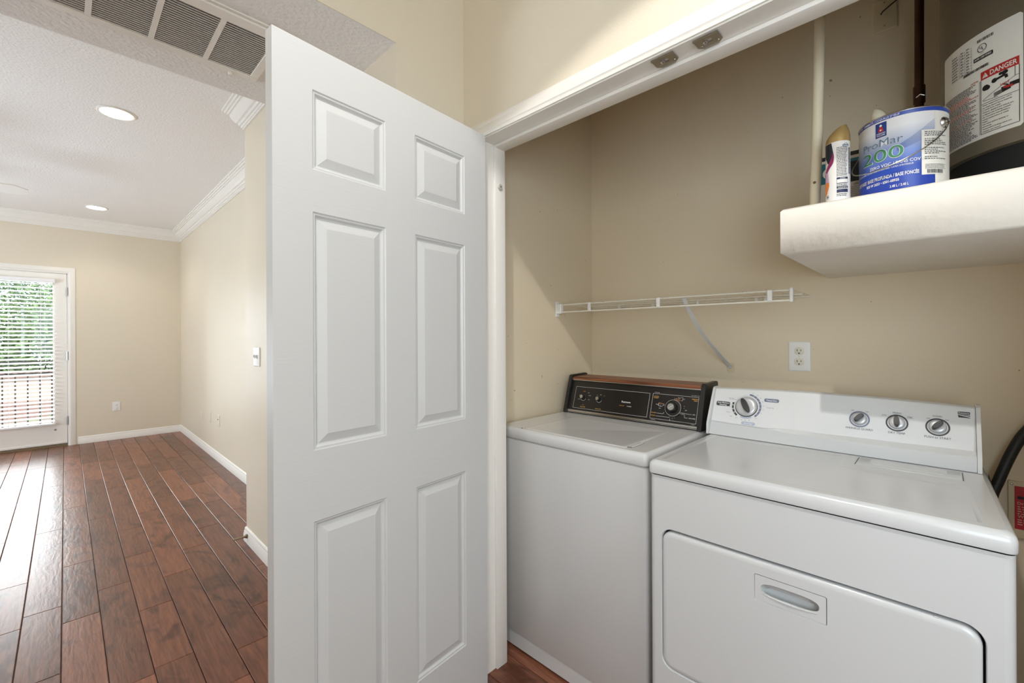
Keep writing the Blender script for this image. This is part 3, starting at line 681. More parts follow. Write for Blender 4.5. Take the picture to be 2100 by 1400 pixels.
# ================================================================== WIRE SHELF
SX, SY0, SY1, SZ = 1.745, .365, 1.388, 1.446
sh = thing('wire_shelf', (XB, .87, SZ), 'white coated wire shelf on the closet back wall', 'shelf')
MB().cyl((SX, SY0, SZ), (SX, SY1 - .02, SZ), .0034, 8).build('front_rod', 'rod', sh)
MB().cyl((SX - .002, SY0, SZ - .036), (SX - .002, SY1 - .02, SZ - .036), .0036, 8).build('lip_rod', 'rod', sh)
MB().cyl((1.90, SY0 - .004, SZ - .004), (1.90, SY1 - .06, SZ - .004), .003, 8).build('middle_rod', 'rod', sh)
MB().cyl((2.046, SY0 - .006, SZ - .003), (2.046, SY1 - .01, SZ - .003), .003, 8).build('back_rod', 'rod', sh)
w0 = None; y = SY0 + .004
while y < SY1 - .02:
    if w0 is None:
        w0 = MB().tube([(SX - .004, y, SZ - .001), (SX - .004, y, SZ + .004), (SX, y, SZ + .0048), (1.90, y, SZ + .0012), (2.052, y, SZ + .0012)], .00135, 5).build('cross_wire', 'rod', sh); yy0 = y
    else:
        s = w0.copy(); COL.objects.link(s); s.parent = sh; s.location.y = y - yy0
    y += .0254
for y in (.43, .845, 1.19): MB().bbox(SX - .009, SX - .0035, y - .008, y + .008, SZ - .036, SZ + .004, .002, 1).build('lip_spacer', 'plastic', sh)
MB().bbox(SX - .010, SX + .006, SY0 - .006, SY0 + .004, SZ - .042, SZ + .007, .002, 1).build('end_cap', 'plastic', sh)
eb = MB().bbox(SX - .012, SX + .012, SY1 - .032, SY1 - .0005, SZ - .044, SZ + .006, .003, 1).bbox(SX - .014, SX + .014, SY1 - .004, SY1 - .0002, SZ - .058, SZ + .018, .001, 1)
eb.build('end_bracket', 'plastic', sh)
for y in (.52, .555, .80, 1.02, 1.21): MB().bbox(2.038, 2.0595, y - .006, y + .006, SZ - .016, SZ + .004, .002, 1).build('wall_clip', 'plastic', sh)
sp = [(1.752, .742, SZ - .004), (1.80, .735, SZ - .062), (1.87, .722, SZ - .135), (1.95, .700, SZ - .205), (2.045, .668, SZ - .285), (2.054, .664, SZ - .300)]
bs = MB(); L_ = []; sp_ = [Vector(p) for p in sp]; sp = [tuple(.5 * ((2 * b) + (c - a) * t + (2 * a - 5 * b + 4 * c - d) * t * t + (3 * b - a - 3 * c + d) * t ** 3)) for a, b, c, d in [(sp_[max(i - 1, 0)], sp_[i], sp_[i + 1], sp_[min(i + 2, 5)]) for i in range(5)] for t in (0, .33, .66)] + [sp[-1]]
for i, p in enumerate(sp):
    p = Vector(p); t = (Vector(sp[min(i + 1, len(sp) - 1)]) - Vector(sp[max(i - 1, 0)])).normalized(); s_ = t.cross(Vector((1, 0, .9))).normalized()
    s_ = Vector((0, 1, .0)) - t * t.y; s_.normalize(); q = t.cross(s_)
    L_.append([p + s_ * a + q * b for a, b in ((-.008, -.0012), (.008, -.0012), (.008, .0012), (-.008, .0012))])
bs.loops(L_); bs.build('brace', mat('brace_grey', srgb(212, 212, 210), .35), sh)
MB().prism(rrect(-.014, .014, -.022, .022, .007, 3), .0005, .0035, lambda u, v, w: (XB - w, .6624 - u, 1.147 + v)).build('brace_foot', 'tan_plate', sh)
MB().lathe([(.0075, 0), (.0075, .002), (.003, .003), (.0005, .0025)], 16, (XB - .0035, .664, 1.152), (-1, 0, 0)).build('screw', 'chrome', sh)

# ================================================================== WATER HEATER PLATFORM AND WHAT STANDS ON IT
PX, PY, PZ0, PZ1 = 1.37, .312, 1.508, 1.6335
pf = MB().stack(lambda i: [(PX + i, YR), (XB, YR), (XB, PY - i), (PX + i, PY - i)], [(.008, PZ0), (0, PZ0 + .006), (0, PZ1 - .007), (.006, PZ1)], lambda u, v, w: (u, v, w))
tag(pf.build('heater_platform', 'platform', None, origin=(1.7, -.05, PZ0), smooth=60), 'thick cream plastered shelf platform carrying the water heater', 'shelf')
# water heater
HC = Vector((1.73, -.222, 0)); HR = .22
wh = thing('water_heater', (HC.x, HC.y, PZ1), 'tall tan cylindrical water heater with warning labels on the platform', 'water heater')
MB().lathe([(HR - .016, PZ1 + .001), (HR - .016, 1.735)], 64, HC).build('base_ring', 'gap', wh)
MB().lathe([(HR - .015, 1.733), (HR - .001, 1.734), (HR, 1.738), (HR, 2.62), (HR - .012, 2.64), (.05, 2.66)], 96, HC).build('jacket', 'heater', wh)
def hs(u, v, w=.0006):
    a = u / HR; return (HC.x - (HR + w) * math.cos(a), HC.y - (HR + w) * math.sin(a), v)
# jacket seam and label
lab = MB(); lp = rrect(-.281, -.087, 1.767, 2.026, .006, 4)
nn = 40
for k in range(nn):
    u0, u1 = -.281 + .194 * k / nn, -.281 + .194 * (k + 1) / nn
    c0 = .005 if k == 0 else 0; c1 = .005 if k == nn - 1 else 0
    lab.add([hs(u0, 1.767 + c0), hs(u1, 1.767 + c1), hs(u1, 2.026 - c1), hs(u0, 2.026 - c0)], [(0, 1, 2, 3)])
lb_ = lab.build('warning_label', 'paper', wh); lb_['label'] = 'cream warning label with a red DANGER panel'
hs2 = lambda u, v: hs(u, v, .0013); hs3 = lambda u, v: hs(u, v, .0019)
rn = random.Random(3)
rd = MB(); bk = MB(); wt = MB(); fp = MB(); rf = MB(); wp = MB()
D0, D1 = -.163, -.093
rect(rd, D0, D1, 1.908, 1.928, hs2, 10)
write(wt, [('DANGER', D0 + .019, 1.9122, .0115, 'l', .025, .048)], hs3, .01)
wt.add([hs3(D0 + .0035, 1.9115), hs3(D0 + .0155, 1.9115), hs3(D0 + .0095, 1.9235)], [(0, 1, 2)])
write(rd, [('!', D0 + .0095, 1.913, .007, 'c', .03)], lambda u, v: hs(u, v, .0024))
line(bk, [(D0, 1.908), (D0, 1.777), (D1, 1.777), (D1, 1.908)], .0012, hs2); 
for k in range(8): pass
rect(bk, D0, D1, 1.8485, 1.8495, hs2, 10)
# faucet, basin edge and hand pictogram
for cu, cv, r in ((D0 + .010, 1.886, .007), (D0 + .0135, 1.8845, .0055), (D0 + .027, 1.894, .0055), (D0 + .0385, 1.904, .0035), (D0 + .047, 1.9035, .0045), (D0 + .0435, 1.9035, .004)): flat(bk, circ(cu, cv, r, 14), hs2)
line(bk, [(D0 + .010, 1.886), (D0 + .0135, 1.884)], .004, hs2); line(bk, [(D0 + .027, 1.894), (D0 + .0475, 1.8975), (D0 + .049, 1.889)], .0055, hs2)
line(bk, [(D0 + .043, 1.903), (D0 + .043, 1.897)], .003, hs2)
line(bk, [(D1, 1.8865), (D1 - .006, 1.886), (D0 + .004, 1.858), (D0 + .005, 1.856), (D0 + .034, 1.8525)], .0009, hs2)
line(bk, [(D1 - .007, 1.908), (D1 - .007, 1.886)], .0009, hs2)
line(bk, [(D1, 1.870), (D1 - .016, 1.870)], .0095, hs2); flat(bk, [(D1 - .014, 1.8705), (D1 - .014, 1.8605), (D1 - .028, 1.858), (D1 - .031, 1.870), (D1 - .024, 1.8715)], hs2)
for k in range(4): line(bk, [(D1 - .026, 1.866 - k * .0022), (D1 - .044, 1.8635 - k * .0026)], .0017, hs2)
line(bk, [(D1 - .018, 1.871), (D1 - .027, 1.8765)], .0025, hs2)
flat(rf, [(D1 - .026, 1.8705), (D1 - .010, 1.8685), (D1 - .012, 1.8645), (D1 - .027, 1.8665)], hs3)
write(rf, [('HOT', D1 - .0235, 1.8745, .0055, 'c', .02), ('BURN', D1 - .0145, 1.8635, .0035, 'c', .02)], hs3)
txt = ['Water temperature over 125\u00b0F', 'can cause severe burns instantly', 'or death from scalds.', 'Children, disabled and elderly are', 'at highest risk of being scalded.', 'See instruction manual before', 'setting temperature at water', 'heater.', 'Feel water before bathing or', 'showering.', 'Temperature limiting valves are', 'available, see manual.']
write(bk, [(s, D0 + .003, 1.843 - i * .0057, .0031, 'l', .012) for i, s in enumerate(txt)], hs2)
# caution column of fine print on the left, data sticker above
write(rf, [('CAUTION', -.178, 1.9095, .0042, 'c', .02, .018)], hs2)
for i in range(40):
    v = 1.9055 - i * .0034; m_ = rf if i in (6, 7, 8, 9, 16, 17, 24) else fp
    dashes(m_, -.272, -.168, v, .0018, hs2, rn, .0012, .002, .008)
rect(bk, -.1662, -.1656, 1.777, 1.908, hs2)
SU0, SU1 = -.246, -.1305
for k in range(14):
    u0, u1 = SU0 + (SU1 - SU0) * k / 14, SU0 + (SU1 - SU0) * (k + 1) / 14
    wp.add([hs(u0, 1.935, .0010), hs(u1, 1.935, .0010), hs(u1, 2.014, .0010), hs(u0, 2.014, .0010)], [(0, 1, 2, 3)])
def bars(mb, u0, u1, v0, v1, fn, rnd):
    u = u0
    while u < u1:
        w = rnd.choice((.0006, .0011, .0016)); rect(mb, u, min(u + w, u1), v0, v1, fn); u += w + rnd.choice((.0007, .0012))
bars(bk, -.170, -.136, 2.004, 2.011, hs3, rn); bars(bk, -.205, -.146, 1.938, 1.9445, hs3, rn)
arc(bk, -.160, 1.9875, .0085, .0098, 0, 360, hs3, 28); write(bk, [('U', -.1625, 1.9868, .006, 'c', .02), ('L', -.158, 1.983, .006, 'c', .02), ('LISTED', -.160, 1.9735, .0022, 'c')], hs3)
for k in range(9): flat(bk, rrect(-.178, -.138, 1.9605, 1.9695, .004, 4), hs2) if k == 0 else None
pil = MB()
for k in range(12):
    u0, u1 = -.178 + .040 * k / 12, -.178 + .040 * (k + 1) / 12; pil.add([hs(u0, 1.960, .0021), hs(u1, 1.960, .0021), hs(u1, 1.9695, .0021), hs(u0, 1.9695, .0021)], [(0, 1, 2, 3)])
write(wt, [('AHRI CERTIFIED', -.158, 1.9625, .0045, 'c', .02, .036)], lambda u, v: hs(u, v, .0027))
for i in range(9): rect(fp, SU0 + .003, -.184, 2.003 - i * .0072, 2.0034 - i * .0072, hs3, 6); dashes(fp, SU0 + .004, -.22, 2.0045 - i * .0072, .0022, hs3, rn); dashes(fp, -.213, -.205, 2.0045 - i * .0072, .0022, hs3, rn); dashes(fp, -.197, -.189, 2.0045 - i * .0072, .0022, hs3, rn)
for u in (-.217, -.201, -.184): rect(fp, u, u + .0005, 1.945, 2.003, hs3)
wp.build('data_sticker', 'paper', lb_, smooth=0)
rd.build('danger_panel', 'red_print', lb_, smooth=0); bk.build('black_lettering', 'black_print', lb_, smooth=0); wt.build('white_lettering', 'paper', lb_, smooth=0)
rf.build('red_lettering', 'red_print', lb_, smooth=0); pil.build('certification_mark', 'black_print', lb_, smooth=0)
q = fp.build('fine_print', 'dark_print', lb_, smooth=0); q['kind'] = 'stuff'

# paint can
CC = Vector((1.485, .0685, PZ1 + .0005)); CR = .085
pc = thing('paint_can', CC, 'blue and white gallon paint can with wire handle on the platform', 'paint can')
blue = srgb(30, 64, 160); M['canlabel'] = m_grad_z('can_label', [(0, srgb(34, 60, 158)), (.30, srgb(40, 76, 176)), (.52, srgb(112, 136, 196)), (.72, srgb(190, 196, 212)), (.86, srgb(230, 230, 232)), (1.0, srgb(232, 230, 228))], 0.004, .182)
MB().lathe([(CR - .003, 0), (CR - .001, .001), (CR, .004), (CR, .181)], 72, CC, cap=False).build('can_body', 'canlabel', pc)
MB().lathe([(CR, .181), (CR + .0004, .183), (CR + .001, .1895)], 72, CC, cap=False).build('blue_band', mat('can_blue', srgb(44, 72, 160), .35), pc)
MB().lathe([(CR + .001, .1893), (CR + .0018, .191), (CR, .1928), (CR - .004, .192), (CR - .006, .187), (.001, .187)], 72, CC).build('rim_and_lid', 'chrome', pc)
def cs_(u, v, w=.0006): a = u / CR; return (CC.x - (CR + w) * math.cos(a), CC.y - (CR + w) * math.sin(a), v)
g = lambda w: (lambda u, v: cs_(u, v, w))
wpz = MB(); gp = MB(); wh_ = MB(); dkp = MB(); bar = MB()
for k in range(16): u0, u1 = .0675 + .075 * k / 16, .0675 + .075 * (k + 1) / 16; wpz.add([cs_(u0, PZ1 + .006), cs_(u1, PZ1 + .006), cs_(u1, PZ1 + .181), cs_(u0, PZ1 + .181)], [(0, 1, 2, 3)])
wpz.build('white_back_panel', 'paper', pc)
lines = MB()
for k in range(9): line(lines, [(.067, 1.795 - k * .0042), (.045, 1.776 - k * .0032), (.02, 1.757 - k * .0022), (-.005, 1.742 - k * .0014)], .0007, g(.0007))
for k in range(9): line(lines, [(-.118, 1.75 - k * .003), (-.104, 1.742 - k * .0026), (-.095, 1.735 - k * .002)], .0006, g(.0007))
lines.build('diagonal_lines', mat('can_line_blue', srgb(78, 104, 160), .4), pc, smooth=0)
write(wh_, [('EG-SHEL / SEMIMATE / COQUILLE D\u2019\u0152UF', -.052, 1.8165, .0052, 'c', .015, .105)], g(.0016), .006)
logo = MB(); rect(logo, -.0466, -.0235, 1.7755, 1.811, g(.0012), 6)
lgb = MB(); rect(lgb, -.0476, -.0225, 1.7745, 1.812, g(.0008), 6); lgb.build('logo_border', 'paper', pc, smooth=0)
logo.build('logo_square', mat('logo_blue', srgb(34, 56, 132), .4), pc, smooth=0)
lr = MB(); flat(lr, [(-.0405, 1.7885), (-.0295, 1.7885), (-.0300, 1.7950), (-.0325, 1.8005), (-.0375, 1.8005), (-.0400, 1.7950)], g(.0018)); lr.build('logo_mark', 'red_print', pc, smooth=0)
flat(wh_, circ(-.035, 1.8035, .0027, 14), g(.002)); flat(wh_, circ(-.035, 1.7925, .002, 10), g(.0023))
write(wh_, [('SHERWIN', -.035, 1.7832, .0034, 'c', .02, .018), ('WILLIAMS', -.035, 1.7785, .0034, 'c', .02, .018)], g(.002))
sl = .10
write(wh_, [('ProMar', -.037, 1.7515, .0205, 'c', .028, .090)], g(.0010), .006)
pm = MB(); write(pm, [('ProMar', -.037, 1.7518, .0198, 'c', 0, .0875)], g(.0016), .006); pm.build('slate_lettering', mat('slate_green_print', srgb(98, 124, 150), .4), pc, smooth=0)
write(wh_, [('200', -.037, 1.7165, .031, 'c', .024, .090)], g(.0011), .006)
write(gp, [('200', -.037, 1.7170, .030, 'c', 0, .0880)], g(.0018), .006)
write(wh_, [('ZERO VOC / SANS COV', -.012, 1.7005, .0075, 'c', .02, .100), ('INTERIOR LATEX / LATEX PARA INTERIORES / LATEX D\u2019INT\u00c9RIEUR', -.040, 1.6935, .0040, 'c', .015, .130),
            ('DEEP BASE / BASE PROFUNDA / BASE FONC\u00c9E', -.035, 1.6708, .0085, 'c', .03, .140), ('B20 W 2653 \u2022 6501-68935', -.036, 1.6595, .0065, 'c', .03, .070),
            ('3.48 L / 3.48 L', -.001, 1.6460, .0065, 'c', .02, .034)], g(.0010), .006)
wh_.build('white_lettering', 'white_print', pc, smooth=0); gp.build('green_lettering', 'green_print', pc, smooth=0)
stk = MB()
for k in range(14): u0, u1 = .0393 + .067 * k / 14, .0393 + .067 * (k + 1) / 14; stk.add([cs_(u0, 1.665, .0013), cs_(u1, 1.665, .0013), cs_(u1, 1.770, .0013), cs_(u0, 1.770, .0013)], [(0, 1, 2, 3)])
so = stk.build('tint_sticker', 'paper', pc); so['label'] = 'white printed tint sticker'
for i in range(16):
    v = 1.764 - i * .0042
    if i in (3, 8, 13): continue
    dashes(dkp, .045, .098, v, .0018, g(.0019), rn, .0016, .0015, .006, ragged=.5)
for i in range(4): dashes(dkp, .046, .096, 1.688 - i * .003, .0012, g(.0019), rn, .001, .001, .003)
bars(dkp, .050, .087, 1.668, 1.677, g(.0019), rn)
dkp.build('sticker_print', 'dark_print', so, smooth=0)['kind'] = 'stuff'
for u in (.0928, -.0928 - .082):
    a = u / CR; d = Vector((-math.cos(a), -math.sin(a), 0))
    MB().lathe([(.0125, .0), (.013, .002), (.011, .005), (.007, .0075), (.006, .010), (.0005, .0105)], 20, Vector(cs_(u, 1.7876, 0)), d).build('handle_ear', 'chrome', pc)
hp = []
for i in range(25):
    t = i / 24; u = .0928 + (-.175 - .0928) * t; dip = 1.785 - .094 * math.sin(math.pi * min(1, t * 1.0)) ** .8 + .012 * math.sin(math.pi * t) * 0
    hp.append(cs_(u, dip, .011 + .006 * math.sin(math.pi * t)))
MB().tube(hp, .0016, 6).build('wire_handle', 'chrome', pc)

# aerosol can
AC = Vector((1.4231, .1912, PZ1 + .0005)); AR = .0262
ae = thing('aerosol_can', AC, 'tall white air freshener spray can with a gold cap', 'spray can')
MB().lathe([(AR - .002, 0), (AR, .002), (AR, .157)], 48, AC, cap=False).build('can_body', mat('spray_white', srgb(238, 234, 228), .3), ae)
n = 48; cap_prof = [(AR + .0004, .1565), (AR + .0004, .162), (AR - .001, .172), (AR - .005, .182), (AR - .011, .191)]
loops = []
for r, h in cap_prof:
    f_ = (h - .1565) / .0345
    loops.append([(AC.x + r * math.cos(2 * math.pi * k / n), AC.y + r * math.sin(2 * math.pi * k / n) - f_ * f_ * .004, AC.z + h + f_ * (.004 - .007 * math.sin(2 * math.pi * k / n))) for k in range(n)])
MB().loops(loops).build('cap', 'goldcap', ae)
def as_(u, v, w=.0005): a = u / AR; return (AC.x - (AR + w) * math.cos(a), AC.y - (AR + w) * math.sin(a), v)
g = lambda w: (lambda u, v: as_(u, v, w))
def strip(name, pts, m, w=.0005):
    mb = MB()      # pts (v, ua, ub)
    P_ = [Vector(p) for p in pts]; pts = []
    for i in range(len(P_) - 1):
        a, b, c, d = P_[max(i - 1, 0)], P_[i], P_[i + 1], P_[min(i + 2, len(P_) - 1)]
        pts += [tuple(.5 * ((2 * b) + (c - a) * t + (2 * a - 5 * b + 4 * c - d) * t * t + (3 * b - a - 3 * c + d) * t ** 3)) for t in (0, .25, .5, .75)]
    pts.append(tuple(P_[-1]))
    for (v0, a0, b0), (v1, a1, b1) in zip(pts, pts[1:]):
        for k in range(5):
            mb.add([as_(a0 + (b0 - a0) * k / 5, v0, w), as_(a0 + (b0 - a0) * (k + 1) / 5, v0, w), as_(a1 + (b1 - a1) * (k + 1) / 5, v1, w), as_(a1 + (b1 - a1) * k / 5, v1, w)], [(0, 1, 2, 3)])
    return mb.build(name, m, ae)
strip('dark_flash', [(1.7895, -.045, -.0103), (1.775, -.04, -.008), (1.76, -.034, -.006), (1.75, -.026, -.0075), (1.738, -.020, -.014)], mat('flash_black', srgb(34, 36, 44), .35))
strip('purple_ribbon', [(1.762, -.008, -.0055), (1.75, -.0105, -.0045), (1.735, -.019, -.007), (1.722, -.028, -.017), (1.705, -.04, -.030)], mat('ribbon_purple', srgb(140, 40, 92), .35), .0007)
strip('lilac_ribbon', [(1.716, -.030, -.020), (1.70, -.032, -.018), (1.69, -.034, -.0165)], mat('ribbon_lilac', srgb(200, 166, 190), .35), .0007)
strip('orange_flower', [(1.69, -.034, -.017), (1.680, -.036, -.0165), (1.668, -.037, -.021), (1.656, -.036, -.027)], mat('flower_orange', srgb(226, 130, 60), .4), .0008)
ap = MB(); ab = MB(); aw = MB(); abl = MB()
for i in range(32):
    if 19 <= i <= 22 or 27 <= i <= 29: continue
    dashes(ap, .001, .026, 1.772 - i * .004, .0019, g(.0006), rn, .0009, .0012, .004, ragged=.2)
rect(ab, .001, .026, 1.6915, 1.6965, g(.0006), 5); rect(ab, .001, .026, 1.681, 1.6820, g(.0006), 5); rect(ab, .001, .0016, 1.6815, 1.692, g(.0006)); rect(ab, .0255, .026, 1.6815, 1.692, g(.0006))
rect(ab, .001, .026, 1.6675, 1.673, g(.0006), 5); rect(ab, .001, .026, 1.657, 1.6655, g(.0006), 5)
write(aw, [('AVISO', .0135, 1.6925, .003, 'c', .02), ('WARNING', .0135, 1.6687, .003, 'c', .02)], g(.001))
v = 1.705
while v < 1.772:
    h = rn.choice((.0006, .001, .0014)); rect(ab, .0285, .036, v, v + h, g(.0006), 2); v += h + .0008
arc(abl, .022, 1.7785, .0045, .0052, 0, 300, g(.0006), 16); write(abl, [('glade', .0205, 1.7765, .0055, 'c', .02)], g(.001))
arc(ab, -.0215, 1.6515, .0035, .0042, 0, 360, g(.0006), 18); rect(ab, -.0235, -.0195, 1.650, 1.653, g(.0006), 2)
ap.build('fine_print', 'dark_print', ae, smooth=0)['kind'] = 'stuff'; ab.build('navy_lettering', mat('navy_print', srgb(40, 46, 84), .4), ae, smooth=0)
aw.build('white_lettering', 'white_print', ae, smooth=0); abl.build('script_lettering', mat('script_blue', srgb(60, 110, 150), .4), ae, smooth=0)

# carton behind the spray can
bx0, bx1, by0, by1 = 1.575, 1.645, .118, .262; bz1 = 1.815
bxt = thing('product_carton', ((bx0 + bx1) / 2, (by0 + by1) / 2, PZ1 + .0005), 'white and teal product carton behind the spray can', 'box')
MB().bbox(bx0, bx1, by0, by1, PZ1 + .0005, bz1, .001, 1).build('carton_body', mat('carton_white', srgb(222, 212, 196), .5), bxt)
fb = lambda w: (lambda u, v: (bx0 - w, by1 - u, v))
cb = MB(); rect(cb, 0, .144, 1.735, 1.795, fb(.0006)); cb.build('teal_band', mat('carton_teal', srgb(38, 108, 124), .5), bxt, smooth=0)
cb = MB(); rect(cb, .062, .144, 1.728, 1.786, fb(.0011)); rect(cb, .0, .144, 1.803, 1.8145, fb(.0011)); cb.build('dark_picture', mat('carton_dark', srgb(30, 34, 38), .5), bxt, smooth=0)
cb = MB()
for i in range(12): dashes(cb, .078, .142, 1.712 - i * .005, .0012, fb(.0011), rn, .001, .002, .005)
write(cb, [('LISH', .020, 1.660, .006, 'r', .0), ('LED TV', .10, 1.718, .006, 'c', .01)], fb(.0013))
cb.build('carton_print', 'dark_print', bxt, smooth=0)
cb = MB(); arc(cb, .030, 1.765, .0, .016, 0, 360, fb(.0011), 20); rect(cb, .0, .05, 1.797, 1.8025, fb(.0016)); cb.build('white_badge', 'paper', bxt, smooth=0)

# pipes
pv = thing('drain_pipe', (1.50, .256, PZ1), 'cream painted plastic drain pipe rising from the platform', 'pipe')
MB().tube([(1.50, .256, PZ1 + .0008), (1.50, .249, 1.85), (1.50, .242, 2.15), (1.50, .226, 2.72)], .0132, 20).build('pipe_body', 'pvc', pv)
MB().lathe([(.004, 0), (.0035, .0012), (.0005, .0014)], 8, (1.4872, .2535, 1.722), (-1, 0, 0)).build('drip_mark', mat('rust', srgb(120, 88, 50), .7), pv)
cpz = thing('copper_pipe', (1.93, .045, PZ1), 'dark tarnished copper pipe behind the paint can', 'pipe')
cy_ = onX(1887, 60, 1.93).y
MB().tube([(1.93, cy_ + .004, PZ1 + .0008), (1.93, cy_ + .003, 2.1), (1.93, cy_, 2.72)], .0118, 18).build('pipe_body', 'copper', cpz)
zj = onX(1882, 195, 1.93).z
MB().lathe([(.0125, -.03), (.0150, -.028), (.0150, .026), (.0125, .028)], 20, (1.93, cy_ + .003, zj)).build('coupling', 'copper', cpz)
MB().tube([(1.917, cy_ + .010, zj - .012), (1.9145, cy_, zj - .006), (1.917, cy_ - .010, zj - .012)], .0022, 6).build('solder_bead', 'chrome', cpz)
pj = onX(1801, 240, 1.64)
pn = thing('pipe_fitting', (1.64, pj.y, PZ1), 'cream plastic valve fitting peeking over the paint can', 'fitting')
MB().cyl((1.64, pj.y, PZ1 + .0008), (1.64, pj.y, pj.z - .01), .013, 16).build('stem', 'pvc', pn)
MB().lathe([(.016, -.012), (.017, 0), (.014, .012), (.006, .022), (.0005, .024)], 20, (1.64, pj.y, pj.z), (-.2, .35, 1)).build('valve_cap', 'pvc', pn)

# ================================================================== WASHER
WX, WXB, WY0, WY1 = 1.293, 1.955, .668, 1.352; WZ = .914
ws = thing('washing_machine', ((WX + WXB) / 2, (WY0 + WY1) / 2, 0), 'white top-loading washing machine with a black and woodgrain console', 'washing machine')
def rr_xy(x0, x1, y0, y1, r): return lambda i: rrect(x0 + i, x1 - i, y0 + i, y1 - i, r, 4)
MB().stack(rr_xy(WX, WXB, WY0, WY1, .014), [(.001, .074), (0, .076), (0, .865), (.003, .8685)], lambda u, v, w: (u, v, w)).build('cabinet', 'enamelw', ws)
MB().stack(rr_xy(WX + .0045, WXB - .01, WY0 + .004, WY1 - .004, .012), [(0, .012), (0, .0715), (.004, .0715)], lambda u, v, w: (u, v, w)).build('kick_panel', 'enamelw', ws)
MB().box(WX + .012, WXB - .02, WY0 + .012, WY1 - .012, .064, .08).build('kick_seam', 'gap', ws)
for x in (WX + .05, WXB - .05):
    for y in (WY0 + .05, WY1 - .05): MB().cyl((x, y, .0006), (x, y, .03), .018, 12).build('foot', 'rubber', ws)
MB().box(WX + .010, WXB - .01, WY0 + .010, WY1 - .010, .860, .874).build('top_seam', 'gap', ws)
top = MB(); rl = rr_xy(WX - .006, WXB, WY0 - .003, WY1 + .003, .016)
top.stack(rl, [(.008, .8705), (.002, .8715), (0, .875), (0, .900), (.003, .908), (.010, .9135), (.014, WZ)], lambda u, v, w: (u, v, w), True, False)
lx0, lx1, ly0, ly1 = 1.3105, 1.660, .752, 1.222
hol = rrect(lx0, lx1, ly0, ly1, .012, 4)
top.plate(rl(.014), [hol[::-1]], lambda u, v: (u, v, WZ))
top.loops([[(u, v, WZ) for u, v in hol], [(u, v, WZ - .012) for u, v in hol]], False, True)
top.build('top_deck', 'enamelw', ws)
def lidl(i):
    L2 = []
    for u, v in rrect(lx0 + .002 + i, lx1 - .002 - i, ly0 + .002 + i, ly1 - .002 - i, .011, 4): L2.append((u, v))
    return L2
def bite(lp):
    out = []
    for k, (u, v) in enumerate(lp):
        out.append((u, v))
    return out
lid = MB().stack(lidl, [(.001, WZ - .011), (0, WZ - .002), (.001, WZ + .0012), (.004, WZ + .0022), (.012, WZ + .0022), (.024, WZ + .0004)], lambda u, v, w: (u, v, w))
lo_ = lid.build('lid', 'enamelw', ws)
nt_ = MB().bbox(1.330, 1.412, ly0 - .010, ly0 + .006, WZ - .004, WZ + .0024, .002, 1); nt_.build('lid_grip', 'enamelw', lo_)
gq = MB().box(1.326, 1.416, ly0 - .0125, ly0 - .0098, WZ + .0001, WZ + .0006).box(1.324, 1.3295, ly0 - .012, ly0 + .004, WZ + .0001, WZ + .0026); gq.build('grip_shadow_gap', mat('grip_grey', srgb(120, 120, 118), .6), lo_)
MB().lathe([(.004, 0), (.004, .0008), (.0005, .001)], 10, (1.3075, 1.225, WZ)).build('lid_bumper', 'gap', ws)
# console
wa = Vector((1.738, 0, .918)); wdir = Vector((.3146, 0, .9492)); wnr = Vector((-.9492, 0, .3146))
def wps(y, s, w=0.0): p = wa + wdir * s + wnr * w; return Vector((p.x, y, p.z))
con = thing('console', (1.80, 1.0, .918), 'black console', None) if False else None
C0, C1 = .684, 1.320
body = MB().loops([[(x, y, z) for x, z in ((1.744, .9155), (wps(0, .1765).x + .004, 1.0835), (1.90, 1.088), (1.93, .9155))] for y in (C0, C1)])
cb_ = body.build('console_body', 'black', ws)
def cpart(name, m, s0, s1, w0, w1, y0=C0, y1=C1, bev=None):
    return MB().loops([[wps(y, s, w) for s, w in ((s0, w0), (s0, w1), (s1, w1), (s1, w0))] for y in (y0, y1)]).build(name, m, cb_, smooth=30)
cpart('lower_chrome_strip', 'chrome', .0005, .0028, -.002, .004); cpart('chrome_strip', 'chrome', .0045, .0120, -.002, .0045)
cpart('control_panel', 'glassblack', .0128, .1555, -.004, .0006)
cpart('silver_line', 'chrome', .1585, .1622, -.004, .0065)
wdm = MB().loops([[(p.x, y, p.z) for p in (wps(0, .1625, .004), wps(0, .1625, .0075), wps(0, .176, .0065), wps(0, .1785, .001), Vector((1.90, 0, 1.0915)), Vector((1.90, 0, 1.084)), wps(0, .170, -.006))] for y in (C0, C1)])
wdm.build('woodgrain_trim', 'woodgrain', cb_)
for y0, y1 in ((.666, .683), (1.321, 1.338)):
    pts = [(1.727, .9150), (1.729, .930), (1.778, 1.088), (1.786, 1.096), (1.90, 1.100), (1.912, 1.094), (1.935, .9150)]
    MB().loops([[(x, y, z) for x, z in pts] for y in (y0, y1)]).build('end_cap', 'black', cb_)
f = lambda w: (lambda u, s: wps(u, s, w))                        # u = world Y (runs right to left), s up the panel
fr_ = lambda w: (lambda u, s: wps(-u, s, w))                     # lettering: u = -Y
wpw = MB(); wpg = MB(); wpo = MB()
def rectline(mb, y0, y1, s0, s1, w=.0011): line(mb, [(-y1, s0), (-y0, s0), (-y0, s1), (-y1, s1), (-y1, s0)], w, fr_(.0011))
rectline(wpw, .902, 1.292, .0235, .1285, .0009); rectline(wpw, .6925, .8875, .0225, .1295, .0009)
write(wpw, [('Kenmore', -1.010, .0745, .0085, 'c', .03, .044)], fr_(.0012))
write(wpg, [('HEAVY DUTY', -1.028, .0585, .0042, 'c', .02, .024), ('WATER TEMP', -1.236, .0300, .0045, 'c', .02, .030), ('WATER LEVEL', -1.149, .0292, .0045, 'c', .02, .032)], fr_(.0012))
